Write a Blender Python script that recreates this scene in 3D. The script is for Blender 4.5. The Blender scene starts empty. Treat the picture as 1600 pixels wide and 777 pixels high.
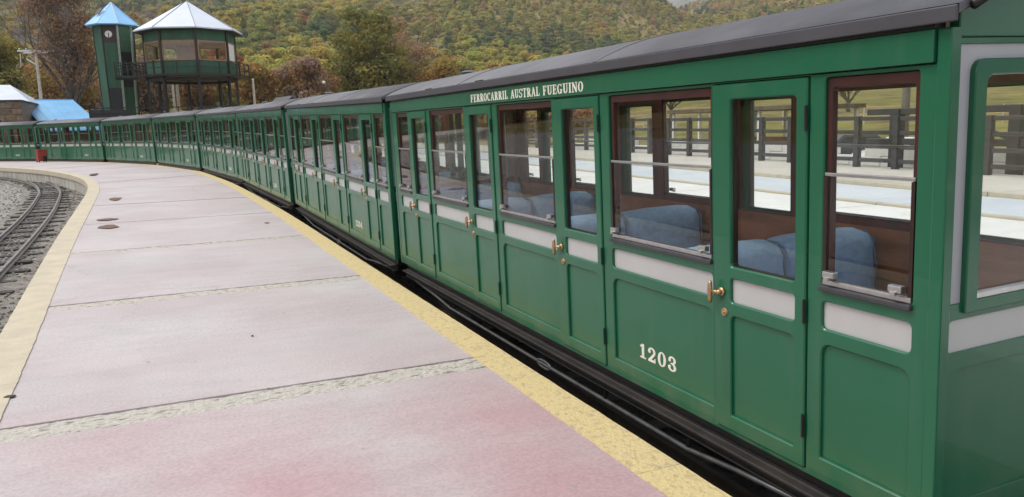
import bpy, bmesh, math, random
from mathutils import Vector, Matrix, noise as mnoise
import numpy as np

# ------------------------------------------------------------------ camera, sky, sun, exposure
scene = bpy.context.scene
COL = scene.collection
R = math.radians
CAM_H = 1.62
cam_data = bpy.data.cameras.new('camera')
cam = bpy.data.objects.new('camera', cam_data)
COL.objects.link(cam)
right = Vector((0.912920908, -0.407288666, -0.026293696))
up = Vector((0.087098978, 0.131478839, 0.987485232))
fwd = Vector((0.398734478, 0.903786068, -0.155504208))
m3 = Matrix((right, up, -fwd)).transposed()
cam.matrix_world = Matrix.Translation((0, 0, CAM_H)) @ m3.to_4x4()
cam_data.sensor_width = 36
cam_data.lens = 1232.656 / 1600 * 36
cam_data.clip_start = 0.05
cam_data.clip_end = 9000
scene.camera = cam

SUN_EL, SUN_AZ = R(55), R(-62)        # azimuth measured from +Y towards +X
sun_data = bpy.data.lights.new('sun', 'SUN')
sun_data.energy = 2.2
sun_data.angle = R(32)
sun_data.color = (1.0, 0.93, 0.83)
sun = bpy.data.objects.new('sun', sun_data)
COL.objects.link(sun)
sd = Vector((math.sin(SUN_AZ) * math.cos(SUN_EL), math.cos(SUN_AZ) * math.cos(SUN_EL), math.sin(SUN_EL)))
sun.rotation_euler = (-sd).to_track_quat('-Z', 'Y').to_euler()
sun.location = (-20, 10, 40)

world = bpy.data.worlds.new('World')
scene.world = world
world.use_nodes = True
wn, wl = world.node_tree.nodes, world.node_tree.links
wn.clear()
w_out = wn.new('ShaderNodeOutputWorld')
w_bg = wn.new('ShaderNodeBackground')
w_bg.inputs['Strength'].default_value = 0.11
w_sky = wn.new('ShaderNodeTexSky')
w_sky.sky_type = 'NISHITA'
w_sky.sun_disc = False
w_sky.sun_elevation = SUN_EL
w_sky.sun_rotation = SUN_AZ
w_sky.air_density = 1.0
w_sky.dust_density = 2.0
w_sky.ozone_density = 1.0
# broken cloud cover: pale clouds over the blue
w_tc = wn.new('ShaderNodeTexCoord')
w_map = wn.new('ShaderNodeMapping')
w_map.inputs['Scale'].default_value = (1.0, 1.0, 2.6)
w_noise = wn.new('ShaderNodeTexNoise')
w_noise.inputs['Scale'].default_value = 2.1
w_noise.inputs['Detail'].default_value = 7
w_noise.inputs['Roughness'].default_value = 0.55
w_ramp = wn.new('ShaderNodeValToRGB')
w_ramp.color_ramp.elements[0].position = 0.30
w_ramp.color_ramp.elements[0].color = (0.25, 0.25, 0.25, 1)
w_ramp.color_ramp.elements[1].position = 0.60
w_ramp.color_ramp.elements[1].color = (1, 1, 1, 1)
w_mix = wn.new('ShaderNodeMix')
w_mix.data_type = 'RGBA'
w_mix.inputs['B'].default_value = (8.0, 8.2, 8.6, 1)
wl.new(w_tc.outputs['Generated'], w_map.inputs['Vector'])
wl.new(w_map.outputs['Vector'], w_noise.inputs['Vector'])
wl.new(w_noise.outputs['Fac'], w_ramp.inputs['Fac'])
wl.new(w_ramp.outputs['Color'], w_mix.inputs['Factor'])
wl.new(w_sky.outputs['Color'], w_mix.inputs['A'])
wl.new(w_mix.outputs['Result'], w_bg.inputs['Color'])
wl.new(w_bg.outputs['Background'], w_out.inputs['Surface'])

scene.view_settings.view_transform = 'Standard'
scene.view_settings.look = 'None'
scene.view_settings.gamma = 1
scene.view_settings.use_curve_mapping = False
scene.view_settings.exposure = 0.45
try:
    scene.cycles.max_bounces = 6
    scene.cycles.diffuse_bounces = 3
    scene.cycles.glossy_bounces = 4
    scene.cycles.volume_bounces = 0
    scene.cycles.transparent_max_bounces = 24
    scene.cycles.sample_clamp_indirect = 6
    scene.cycles.use_denoising = True
except Exception:
    pass

# ------------------------------------------------------------------ helpers
rng = random.Random(7)

def srgb(r, g, b):
    f = lambda c: (c / 255 / 12.92) if c / 255 <= 0.04045 else ((c / 255 + 0.055) / 1.055) ** 2.4
    return (f(r), f(g), f(b))

class MB:
    """collects faces of one part"""
    def __init__(self):
        self.v, self.f = [], []
    def add(self, vs, fs):
        n = len(self.v)
        self.v += [tuple(p) for p in vs]
        self.f += [tuple(i + n for i in q) for q in fs]
        return self
    def box(self, x0, x1, y0, y1, z0, z1):
        return self.add([(x0, y0, z0), (x1, y0, z0), (x1, y1, z0), (x0, y1, z0), (x0, y0, z1), (x1, y0, z1), (x1, y1, z1), (x0, y1, z1)],
                        [(0, 3, 2, 1), (4, 5, 6, 7), (0, 1, 5, 4), (1, 2, 6, 5), (2, 3, 7, 6), (3, 0, 4, 7)])
    def cham(self, x0, x1, y0, y1, z0, z1, c=0.01):
        """box with chamfered edges"""
        bm = bmesh.new()
        g = bmesh.ops.create_cube(bm, size=1)
        for q in bm.verts:
            q.co = Vector(((x0 + x1) / 2 + q.co.x * (x1 - x0), (y0 + y1) / 2 + q.co.y * (y1 - y0), (z0 + z1) / 2 + q.co.z * (z1 - z0)))
        bmesh.ops.bevel(bm, geom=list(bm.edges), offset=c, segments=2, affect='EDGES', profile=0.5)
        bm.verts.index_update()
        self.add([q.co[:] for q in bm.verts], [[q.index for q in f.verts] for f in bm.faces])
        bm.free()
        return self
    def bar(self, a, b, w, h=None, upv=(0, 0, 1)):
        h = w if h is None else h
        a, b = Vector(a), Vector(b)
        t = (b - a).normalized()
        s = t.cross(Vector(upv))
        if s.length < 1e-4:
            s = t.cross(Vector((1, 0, 0)))
        s.normalize()
        n = s.cross(t)
        vs = []
        for p in (a, b):
            for i, j in ((-1, -1), (1, -1), (1, 1), (-1, 1)):
                vs.append(p + s * i * w / 2 + n * j * h / 2)
        return self.add(vs, [(0, 1, 2, 3), (7, 6, 5, 4), (0, 4, 5, 1), (1, 5, 6, 2), (2, 6, 7, 3), (3, 7, 4, 0)])
    def tube(self, pts, r, n=8, caps=True):
        pts = [Vector(p) for p in pts]
        rs = r if isinstance(r, (list, tuple)) else [r] * len(pts)
        vs, fs = [], []
        ref = None
        for i, p in enumerate(pts):
            t = (pts[min(i + 1, len(pts) - 1)] - pts[max(i - 1, 0)])
            t = t.normalized() if t.length > 1e-9 else Vector((0, 0, 1))
            if ref is None:
                ref = Vector((0, 0, 1)) if abs(t.z) < 0.9 else Vector((1, 0, 0))
            s = t.cross(ref)
            if s.length < 1e-5:
                s = t.cross(Vector((0, 1, 0)))
            s.normalize()
            u = s.cross(t).normalized()
            ref = u
            for k in range(n):
                a = 2 * math.pi * k / n
                vs.append(p + (s * math.cos(a) + u * math.sin(a)) * rs[i])
        for i in range(len(pts) - 1):
            for k in range(n):
                k2 = (k + 1) % n
                fs.append((i * n + k, i * n + k2, (i + 1) * n + k2, (i + 1) * n + k))
        if caps:
            fs.append(tuple(range(n - 1, -1, -1)))
            fs.append(tuple((len(pts) - 1) * n + k for k in range(n)))
        return self.add(vs, fs)
    def prism(self, loop, d):
        """extrude a closed 3d loop along vector d"""
        d = Vector(d)
        n = len(loop)
        vs = [Vector(p) for p in loop] + [Vector(p) + d for p in loop]
        fs = [tuple(range(n - 1, -1, -1)), tuple(range(n, 2 * n))]
        for i in range(n):
            j = (i + 1) % n
            fs.append((i, j, n + j, n + i))
        return self.add(vs, fs)
    def mesh(self, name, smooth=False):
        me = bpy.data.meshes.new(name)
        me.from_pydata(self.v, [], self.f)
        me.update()
        if smooth:
            me.polygons.foreach_set('use_smooth', [True] * len(me.polygons))
        return me
    def build(self, name, mat, parent=None, smooth=False):
        return obj(name, self.mesh(name, smooth), mat, parent)

def obj(name, me, mat=None, parent=None):
    o = bpy.data.objects.new(name, me)
    COL.objects.link(o)
    if mat is not None and me is not None and len(me.materials) == 0:
        me.materials.append(mat)
    if parent is not None:
        o.parent = parent
    return o

def fixn(me):
    bm = bmesh.new()
    bm.from_mesh(me)
    bmesh.ops.recalc_face_normals(bm, faces=bm.faces)
    bm.to_mesh(me)
    bm.free()

def tag(o, label=None, cat=None, group=None, kind=None):
    if label: o['label'] = label
    if cat: o['category'] = cat
    if group: o['group'] = group
    if kind: o['kind'] = kind
    return o

def empty(name, loc=(0, 0, 0), rot=(0, 0, 0), parent=None):
    o = bpy.data.objects.new(name, None)
    o.empty_display_size = 0.2
    COL.objects.link(o)
    o.location = loc
    o.rotation_euler = rot
    if parent is not None:
        o.parent = parent
    return o

KIDS = {}
def copy_tree(o, parent=None, skip=()):
    c = o.copy()
    COL.objects.link(c)
    if parent is not None:
        c.parent = parent
    for ch in o.children:
        if ch.name.split('.')[0] in skip:
            continue
        copy_tree(ch, c, skip)
    return c

def rrect(y0, y1, z0, z1, r, top_only=False, seg=3):
    """rounded rectangle loop in (y,z)"""
    pts = []
    for cx, cz, a0, rr in ((y1 - r, z1 - r, 0, r), (y0 + r, z1 - r, 90, r), (y0 + r, z0 + r, 180, 0 if top_only else r), (y1 - r, z0 + r, 270, 0 if top_only else r)):
        if rr <= 0:
            pts.append((y0 if a0 == 180 else y1, z0))
            continue
        for k in range(seg + 1):
            a = R(a0 + 90 * k / seg)
            pts.append((cx + rr * math.cos(a), cz + rr * math.sin(a)))
    return pts

def plate(outer, holes, x0, x1, bevel=0.004):
    """plate between x0 (front) and x1 with holes; loops are lists of (y,z)"""
    bm = bmesh.new()
    edges = []
    for loop in [outer] + holes:
        vs = [bm.verts.new((x0, y, z)) for y, z in loop]
        for i in range(len(vs)):
            edges.append(bm.edges.new((vs[i], vs[(i + 1) % len(vs)])))
    bmesh.ops.triangle_fill(bm, use_beauty=True, use_dissolve=False, edges=edges)
    bmesh.ops.recalc_face_normals(bm, faces=bm.faces)
    g = bmesh.ops.extrude_face_region(bm, geom=list(bm.faces))
    for q in g['geom']:
        if isinstance(q, bmesh.types.BMVert):
            q.co.x = x1
    bmesh.ops.recalc_face_normals(bm, faces=bm.faces)
    if bevel:
        es = [e for e in bm.edges if len(e.link_faces) == 2 and e.calc_face_angle(0) > 1.2]
        bmesh.ops.bevel(bm, geom=es, offset=bevel, segments=1, affect='EDGES', clamp_overlap=True)
    me = bpy.data.meshes.new('plate')
    bm.to_mesh(me)
    bm.free()
    return me

def rect(y0, y1, z0, z1):
    return [(y0, z0), (y1, z0), (y1, z1), (y0, z1)]

# ------------------------------------------------------------------ materials
def mat(name, col, rough=0.6, metal=0.0, spec=0.5, coat=0.0, noise=None, bump=None, col2=None, var=0.12, detail=6, coords='Object', roughvar=0.0, scale3=(1, 1, 1), contrast=(0.35, 0.65)):
    """principled material; noise = scale of the colour variation towards col2 (or a darker col)"""
    m = bpy.data.materials.new(name)
    m.use_nodes = True
    nt = m.node_tree
    b = nt.nodes['Principled BSDF']
    b.inputs['Base Color'].default_value = (*col, 1)
    b.inputs['Roughness'].default_value = rough
    b.inputs['Metallic'].default_value = metal
    b.inputs['Specular IOR Level'].default_value = spec
    b.inputs['Coat Weight'].default_value = coat
    b.inputs['Coat Roughness'].default_value = 0.04
    if noise or bump:
        tc = nt.nodes.new('ShaderNodeTexCoord')
        mp = nt.nodes.new('ShaderNodeMapping')
        mp.inputs['Scale'].default_value = scale3
        nt.links.new(tc.outputs[coords], mp.inputs['Vector'])
    if noise:
        n = nt.nodes.new('ShaderNodeTexNoise')
        n.inputs['Scale'].default_value = noise
        n.inputs['Detail'].default_value = detail
        n.inputs['Roughness'].default_value = 0.6
        nt.links.new(mp.outputs['Vector'], n.inputs['Vector'])
        rp = nt.nodes.new('ShaderNodeValToRGB')
        c2 = col2 if col2 else tuple(max(0, c * (1 - 2.2 * var)) for c in col)
        rp.color_ramp.elements[0].position = contrast[0]
        rp.color_ramp.elements[0].color = (*c2, 1)
        rp.color_ramp.elements[1].position = contrast[1]
        rp.color_ramp.elements[1].color = (*col, 1)
        nt.links.new(n.outputs['Fac'], rp.inputs['Fac'])
        nt.links.new(rp.outputs['Color'], b.inputs['Base Color'])
        if roughvar:
            mr = nt.nodes.new('ShaderNodeMapRange')
            mr.inputs['To Min'].default_value = max(0.02, rough - roughvar)
            mr.inputs['To Max'].default_value = rough + roughvar
            nt.links.new(n.outputs['Fac'], mr.inputs['Value'])
            nt.links.new(mr.outputs['Result'], b.inputs['Roughness'])
    if bump:
        n2 = nt.nodes.new('ShaderNodeTexNoise')
        n2.inputs['Scale'].default_value = bump[0]
        n2.inputs['Detail'].default_value = 5
        nt.links.new(mp.outputs['Vector'], n2.inputs['Vector'])
        bp = nt.nodes.new('ShaderNodeBump')
        bp.inputs['Strength'].default_value = bump[1]
        bp.inputs['Distance'].default_value = bump[2] if len(bump) > 2 else 0.01
        nt.links.new(n2.outputs['Fac'], bp.inputs['Height'])
        nt.links.new(bp.outputs['Normal'], b.inputs['Normal'])
    return m

def glass_mat(name, tint=(0.97, 0.98, 0.975), f0=0.030, rough=0.0):
    m = bpy.data.materials.new(name)
    m.use_nodes = True
    nt = m.node_tree
    nt.nodes.clear()
    out = nt.nodes.new('ShaderNodeOutputMaterial')
    tr = nt.nodes.new('ShaderNodeBsdfTransparent')
    tr.inputs['Color'].default_value = (*tint, 1)
    gl = nt.nodes.new('ShaderNodeBsdfGlossy')
    gl.inputs['Roughness'].default_value = rough
    lw = nt.nodes.new('ShaderNodeLayerWeight')
    lw.inputs['Blend'].default_value = 0.5
    pw = nt.nodes.new('ShaderNodeMath'); pw.operation = 'POWER'; pw.inputs[1].default_value = 5
    mr = nt.nodes.new('ShaderNodeMapRange')
    mr.inputs['To Min'].default_value = f0
    mr.inputs['To Max'].default_value = 1.0
    mx = nt.nodes.new('ShaderNodeMixShader')
    nt.links.new(lw.outputs['Facing'], pw.inputs[0])
    nt.links.new(pw.outputs[0], mr.inputs['Value'])
    nt.links.new(mr.outputs['Result'], mx.inputs['Fac'])
    nt.links.new(tr.outputs['BSDF'], mx.inputs[1])
    nt.links.new(gl.outputs['BSDF'], mx.inputs[2])
    nt.links.new(mx.outputs['Shader'], out.inputs['Surface'])
    return m

def leaf_mat(name, col, col2=None, instancer=False, spread=0.28):
    m = bpy.data.materials.new(name)
    m.use_nodes = True
    nt = m.node_tree
    nt.nodes.clear()
    out = nt.nodes.new('ShaderNodeOutputMaterial')
    df = nt.nodes.new('ShaderNodeBsdfDiffuse')
    tl = nt.nodes.new('ShaderNodeBsdfTranslucent')
    mx = nt.nodes.new('ShaderNodeMixShader')
    mx.inputs['Fac'].default_value = 0.42
    geo = nt.nodes.new('ShaderNodeNewGeometry')
    if instancer:
        at = nt.nodes.new('ShaderNodeAttribute')
        at.attribute_type = 'INSTANCER'
        at.attribute_name = 'tint'
        base = at.outputs['Color']
    else:
        mc = nt.nodes.new('ShaderNodeMix'); mc.data_type = 'RGBA'
        mc.inputs['A'].default_value = (*col, 1)
        mc.inputs['B'].default_value = (*(col2 or col), 1)
        tc = nt.nodes.new('ShaderNodeTexCoord')
        nz = nt.nodes.new('ShaderNodeTexNoise')
        nz.inputs['Scale'].default_value = 0.45
        nz.inputs['Detail'].default_value = 2
        rp = nt.nodes.new('ShaderNodeValToRGB')
        rp.color_ramp.elements[0].position = 0.4
        rp.color_ramp.elements[1].position = 0.6
        nt.links.new(tc.outputs['Object'], nz.inputs['Vector'])
        nt.links.new(nz.outputs['Fac'], rp.inputs['Fac'])
        nt.links.new(rp.outputs['Color'], mc.inputs['Factor'])
        base = mc.outputs['Result']
    hsv = nt.nodes.new('ShaderNodeHueSaturation')
    mr = nt.nodes.new('ShaderNodeMapRange')
    mr.inputs['To Min'].default_value = 1 - spread
    mr.inputs['To Max'].default_value = 1 + spread
    nt.links.new(geo.outputs['Random Per Island'], mr.inputs['Value'])
    nt.links.new(mr.outputs['Result'], hsv.inputs['Value'])
    nt.links.new(base, hsv.inputs['Color'])
    nt.links.new(hsv.outputs['Color'], df.inputs['Color'])
    nt.links.new(hsv.outputs['Color'], tl.inputs['Color'])
    nt.links.new(df.outputs['BSDF'], mx.inputs[1])
    nt.links.new(tl.outputs['BSDF'], mx.inputs[2])
    nt.links.new(mx.outputs['Shader'], out.inputs['Surface'])
    return m

M = {}
def train_paint(name, col):
    """gloss coach paint: wavy sheet, dust along the bottom, faint rain streaks, small chips"""
    m = mat(name, col, 0.34, spec=0.35, coat=0.30, noise=1.7, col2=tuple(c * 1.12 for c in col), bump=(2.6, 0.16, 0.02), roughvar=0.10)
    nt = m.node_tree
    N, L = nt.nodes, nt.links
    b = N['Principled BSDF']
    base = b.inputs['Base Color'].links[0].from_socket
    tc = N.new('ShaderNodeTexCoord')
    sep = N.new('ShaderNodeSeparateXYZ')
    L.new(tc.outputs['Object'], sep.inputs['Vector'])
    def nz(scale, sc3, detail=5):
        mp = N.new('ShaderNodeMapping'); mp.inputs['Scale'].default_value = sc3
        n = N.new('ShaderNodeTexNoise'); n.inputs['Scale'].default_value = scale; n.inputs['Detail'].default_value = detail
        L.new(tc.outputs['Object'], mp.inputs['Vector']); L.new(mp.outputs['Vector'], n.inputs['Vector'])
        return n.outputs['Fac']
    def rng_(src, a, c, lo=0.0, hi=1.0):
        r = N.new('ShaderNodeMapRange'); r.inputs['From Min'].default_value = a; r.inputs['From Max'].default_value = c
        r.inputs['To Min'].default_value = lo; r.inputs['To Max'].default_value = hi
        L.new(src, r.inputs['Value']); return r.outputs['Result']
    def mul(a, c):
        x = N.new('ShaderNodeMath'); x.operation = 'MULTIPLY'; L.new(a, x.inputs[0])
        if isinstance(c, float): x.inputs[1].default_value = c
        else: L.new(c, x.inputs[1])
        return x.outputs[0]
    def mix(f, a, c):
        x = N.new('ShaderNodeMix'); x.data_type = 'RGBA'; L.new(f, x.inputs['Factor']); L.new(a, x.inputs['A']); x.inputs['B'].default_value = (*c, 1)
        return x.outputs['Result']
    low = rng_(sep.outputs['Z'], 0.16, 0.0)
    dust = mul(mul(low, rng_(nz(5, (1, 1, 0.6)), 0.40, 0.70)), 0.30)
    c = mix(dust, base, (0.20, 0.18, 0.14))
    streak = mul(rng_(nz(9, (1, 1, 0.09), 4), 0.56, 0.72), 0.07)
    c = mix(streak, c, (0.16, 0.20, 0.16))
    chip = mul(rng_(nz(34, (1, 1, 1), 2), 0.76, 0.78), 0.5)
    c = mix(chip, c, (0.03, 0.05, 0.04))
    L.new(c, b.inputs['Base Color'])
    return m
M['green'] = train_paint('green_paint', (0.0085, 0.100, 0.050))
M['band'] = mat('pale_grey_paint', (0.455, 0.460, 0.468), 0.30, coat=0.15, noise=2.0, col2=(0.40, 0.405, 0.41), scale3=(1, 1, 0.6), bump=(3.0, 0.08, 0.02), roughvar=0.08)
M['endgrey'] = mat('end_board_grey', (0.42, 0.43, 0.46), 0.5, noise=2.0, var=0.07)
M['wood_red'] = mat('dark_red_varnish', (0.19, 0.034, 0.022), 0.35, coat=0.2, noise=9, var=0.22, scale3=(1, 1, 0.15))
M['wood_brown'] = mat('brown_interior_wood', (0.52, 0.195, 0.085), 0.4, coat=0.10, noise=8, var=0.2, scale3=(1, 0.2, 1))
M['frame_dark'] = mat('dark_window_frame', (0.026, 0.011, 0.010), 0.4, noise=12, var=0.15)
M['frame_red'] = mat('dark_red_window_frame', (0.060, 0.014, 0.011), 0.4, noise=12, var=0.15)
M['ledge'] = mat('dark_grey_sill', (0.05, 0.05, 0.06), 0.45, noise=8, var=0.15)
M['silver'] = mat('brushed_metal', (0.52, 0.52, 0.52), 0.30, metal=0.9, noise=20, var=0.08)
M['brass'] = mat('worn_brass', (0.60, 0.40, 0.22), 0.38, metal=0.75, noise=30, var=0.2)
M['black'] = mat('black_iron', (0.012, 0.012, 0.013), 0.42, noise=10, var=0.2, bump=(30, 0.2, 0.003))
M['blackgloss'] = mat('black_steel', (0.022, 0.021, 0.022), 0.45, noise=7, col2=(0.040, 0.034, 0.030), bump=(18, 0.15, 0.003))
M['pipe'] = mat('grey_pipe', (0.12, 0.12, 0.122), 0.4, metal=0.3, noise=9, var=0.2)
M['roof'] = mat('roof_grey', (0.130, 0.130, 0.146), 0.55, noise=1.6, var=0.16, bump=(4, 0.08, 0.02))
M['fascia'] = mat('roof_edge_grey', (0.062, 0.060, 0.074), 0.5, noise=3, var=0.1)
M['seat'] = mat('blue_seat_fabric', (0.31, 0.50, 0.71), 0.55, noise=24, col2=(0.24, 0.40, 0.59), bump=(16, 0.4, 0.02))
M['seat_piping'] = mat('seat_piping', (0.14, 0.23, 0.34), 0.7)
M['glass'] = glass_mat('window_glass')
M['white_letter'] = mat('cream_lettering', (0.78, 0.76, 0.68), 0.45, noise=20, var=0.05)
M['floor_wood'] = mat('carriage_floor', (0.17, 0.10, 0.065), 0.6, noise=6, var=0.2)
M['rail'] = mat('worn_rail_steel', (0.33, 0.32, 0.31), 0.38, metal=0.6, noise=14, col2=(0.19, 0.15, 0.12), var=0.2)
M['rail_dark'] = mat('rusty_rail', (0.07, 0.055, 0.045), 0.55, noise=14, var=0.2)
M['sleeper'] = mat('old_sleeper_wood', (0.070, 0.062, 0.056), 0.85, noise=6, col2=(0.028, 0.025, 0.026), bump=(16, 0.6, 0.02), scale3=(0.3, 2, 1))
M['stone'] = mat('ballast_stone', (0.31, 0.29, 0.265), 0.85, noise=3, col2=(0.15, 0.14, 0.13), coords='Generated', bump=(30, 0.3, 0.01))

def paving(name, col, col2, col3, sc=0.55, pinks=True):
    """worn concrete: large soft stains, fine grain, hairline dirt, pits"""
    m = bpy.data.materials.new(name)
    m.use_nodes = True
    nt = m.node_tree
    N, L = nt.nodes, nt.links
    b = N['Principled BSDF']
    b.inputs['Roughness'].default_value = 0.72
    b.inputs['Specular IOR Level'].default_value = 0.35
    geo = N.new('ShaderNodeNewGeometry')
    def nz(scale, detail=5, rough=0.6, sc3=None):
        n = N.new('ShaderNodeTexNoise')
        n.inputs['Scale'].default_value = scale
        n.inputs['Detail'].default_value = detail
        n.inputs['Roughness'].default_value = rough
        if sc3:
            mp = N.new('ShaderNodeMapping')
            mp.inputs['Scale'].default_value = sc3
            L.new(geo.outputs['Position'], mp.inputs['Vector'])
            L.new(mp.outputs['Vector'], n.inputs['Vector'])
        else:
            L.new(geo.outputs['Position'], n.inputs['Vector'])
        return n
    def ramp(src, p0, p1, c0=(0, 0, 0, 1), c1=(1, 1, 1, 1)):
        r = N.new('ShaderNodeValToRGB')
        r.color_ramp.elements[0].position = p0
        r.color_ramp.elements[0].color = c0
        r.color_ramp.elements[1].position = p1
        r.color_ramp.elements[1].color = c1
        L.new(src, r.inputs['Fac'])
        return r
    def mixc(f, a, bcol, mode='MIX'):
        x = N.new('ShaderNodeMix'); x.data_type = 'RGBA'; x.blend_type = mode
        if isinstance(f, float): x.inputs['Factor'].default_value = f
        else: L.new(f, x.inputs['Factor'])
        for k, s in (('A', a), ('B', bcol)):
            if isinstance(s, tuple): x.inputs[k].default_value = (*s, 1)
            else: L.new(s, x.inputs[k])
        return x.outputs['Result']
    a = ramp(nz(sc, 4).outputs['Fac'], 0.42, 0.62)
    c = mixc(a.outputs['Color'], col, col2)
    if pinks:
        # faded red paint survives on the nearest slabs
        sep = N.new('ShaderNodeSeparateXYZ')
        L.new(geo.outputs['Position'], sep.inputs['Vector'])
        mr = N.new('ShaderNodeMapRange')
        mr.inputs['From Min'].default_value = 3.3
        mr.inputs['From Max'].default_value = 5.6
        mr.inputs['To Min'].default_value = 1.0
        mr.inputs['To Max'].default_value = 0.24
        L.new(sep.outputs['Y'], mr.inputs['Value'])
        p = ramp(nz(0.8, 3, 0.5).outputs['Fac'], 0.28, 0.66)
        mu = N.new('ShaderNodeMath'); mu.operation = 'MULTIPLY'
        L.new(p.outputs['Color'], mu.inputs[0]); L.new(mr.outputs['Result'], mu.inputs[1])
        c = mixc(mu.outputs[0], c, col3)
    # streaky wear across the slab
    st = ramp(nz(3.2, 6, 0.7, (0.35, 1.6, 1)).outputs['Fac'], 0.30, 0.62)
    c = mixc(0.09, c, st.outputs['Color'], 'MULTIPLY')
    fine = ramp(nz(55, 4, 0.7).outputs['Fac'], 0.30, 0.60, (0.55, 0.55, 0.55, 1))
    c = mixc(0.48, c, fine.outputs['Color'], 'MULTIPLY')
    # dark scuffs and specks
    sp = ramp(nz(13, 3, 0.5).outputs['Fac'], 0.735, 0.76)
    c = mixc(sp.outputs['Color'], c, tuple(x * 0.62 for x in col))
    dis = nz(2.2, 4, 0.6)
    va_ = N.new('ShaderNodeVectorMath'); va_.operation = 'MULTIPLY_ADD'
    L.new(dis.outputs['Color'], va_.inputs[0]); va_.inputs[1].default_value = (0.5, 0.5, 0.0); L.new(geo.outputs['Position'], va_.inputs[2])
    vo = N.new('ShaderNodeTexVoronoi'); vo.feature = 'DISTANCE_TO_EDGE'; vo.inputs['Scale'].default_value = 0.33
    L.new(va_.outputs['Vector'], vo.inputs['Vector'])
    cr = ramp(vo.outputs['Distance'], 0.0012, 0.0028, (1, 1, 1, 1), (0, 0, 0, 1))
    msk = ramp(nz(0.45, 2, 0.5).outputs['Fac'], 0.50, 0.58)
    cm = N.new('ShaderNodeMath'); cm.operation = 'MULTIPLY'; L.new(cr.outputs['Color'], cm.inputs[0]); L.new(msk.outputs['Color'], cm.inputs[1])
    cm2 = N.new('ShaderNodeMath'); cm2.operation = 'MULTIPLY'; L.new(cm.outputs[0], cm2.inputs[0]); cm2.inputs[1].default_value = 0.55
    c = mixc(cm2.outputs[0], c, tuple(x * 0.45 for x in col))
    blot = ramp(nz(1.6, 6, 0.62).outputs['Fac'], 0.58, 0.74)
    bm_ = N.new('ShaderNodeMath'); bm_.operation = 'MULTIPLY'; L.new(blot.outputs['Color'], bm_.inputs[0]); bm_.inputs[1].default_value = 0.22
    c = mixc(bm_.outputs[0], c, tuple(x * 0.72 for x in col))
    L.new(c, b.inputs['Base Color'])
    bp = N.new('ShaderNodeBump')
    bp.inputs['Strength'].default_value = 0.35
    bp.inputs['Distance'].default_value = 0.006
    L.new(nz(38, 6, 0.65).outputs['Fac'], bp.inputs['Height'])
    L.new(bp.outputs['Normal'], b.inputs['Normal'])
    return m

M['slab'] = paving('lilac_concrete', (0.480, 0.452, 0.458), (0.540, 0.515, 0.518), (0.460, 0.282, 0.305))
M['edge_yellow'] = mat('yellow_edge_paint', (0.62, 0.50, 0.255), 0.7, noise=26, col2=(0.44, 0.35, 0.20), bump=(60, 0.8, 0.012), contrast=(0.33, 0.5), coords='Object')
def worn_edge(m, bare, amount):
    nt = m.node_tree; N, L = nt.nodes, nt.links
    b = N['Principled BSDF']; base = b.inputs['Base Color'].links[0].from_socket
    geo = N.new('ShaderNodeNewGeometry')
    n = N.new('ShaderNodeTexNoise'); n.inputs['Scale'].default_value = 5.5; n.inputs['Detail'].default_value = 9; n.inputs['Roughness'].default_value = 0.7
    L.new(geo.outputs['Position'], n.inputs['Vector'])
    r = N.new('ShaderNodeMapRange'); r.inputs['From Min'].default_value = 0.55; r.inputs['From Max'].default_value = 0.68; r.inputs['To Max'].default_value = amount
    L.new(n.outputs['Fac'], r.inputs['Value'])
    x = N.new('ShaderNodeMix'); x.data_type = 'RGBA'; L.new(r.outputs['Result'], x.inputs['Factor']); L.new(base, x.inputs['A']); x.inputs['B'].default_value = (*bare, 1)
    L.new(x.outputs['Result'], b.inputs['Base Color'])
worn_edge(M['edge_yellow'], (0.50, 0.44, 0.33), 0.45)
M['edge_cream'] = mat('cream_edge_paint', (0.53, 0.465, 0.345), 0.75, noise=4, col2=(0.44, 0.39, 0.30), bump=(45, 0.5, 0.008))
M['joint'] = mat('rough_joint_concrete', (0.53, 0.50, 0.45), 0.9, noise=22, col2=(0.20, 0.18, 0.155), bump=(40, 1.0, 0.03), contrast=(0.33, 0.45), scale3=(0.6, 1.5, 1))
M['wall_conc'] = mat('stained_concrete_wall', (0.50, 0.48, 0.44), 0.85, noise=2.5, col2=(0.27, 0.25, 0.22), scale3=(1.5, 1.5, 0.5), bump=(20, 0.4, 0.02))
M['gravel'] = mat('gravel_ground', (0.30, 0.28, 0.25), 0.95, noise=9, col2=(0.15, 0.135, 0.12), bump=(28, 1.0, 0.04), detail=8)
M['gravel_pale'] = mat('pale_gravel', (0.36, 0.345, 0.325), 0.95, noise=9, col2=(0.21, 0.20, 0.185), bump=(28, 1.0, 0.04), detail=8)
M['dark_bed'] = mat('dark_ballast', (0.060, 0.055, 0.050), 0.95, noise=11, col2=(0.022, 0.020, 0.019), bump=(30, 1.0, 0.04))  # darker base colour for the bed under the train
M['rust'] = mat('rusty_plate', (0.19, 0.10, 0.07), 0.85, noise=9, col2=(0.10, 0.062, 0.05), bump=(40, 0.5, 0.004))

# ------------------------------------------------------------------ terrain
def smooth01(t):
    t = max(0.0, min(1.0, t))
    return t * t * (3 - 2 * t)

def rise(y):
    return 0.34 * smooth01(y / 38)

def interp(x, xs, ys):
    return float(np.interp(x, xs, ys))

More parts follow.
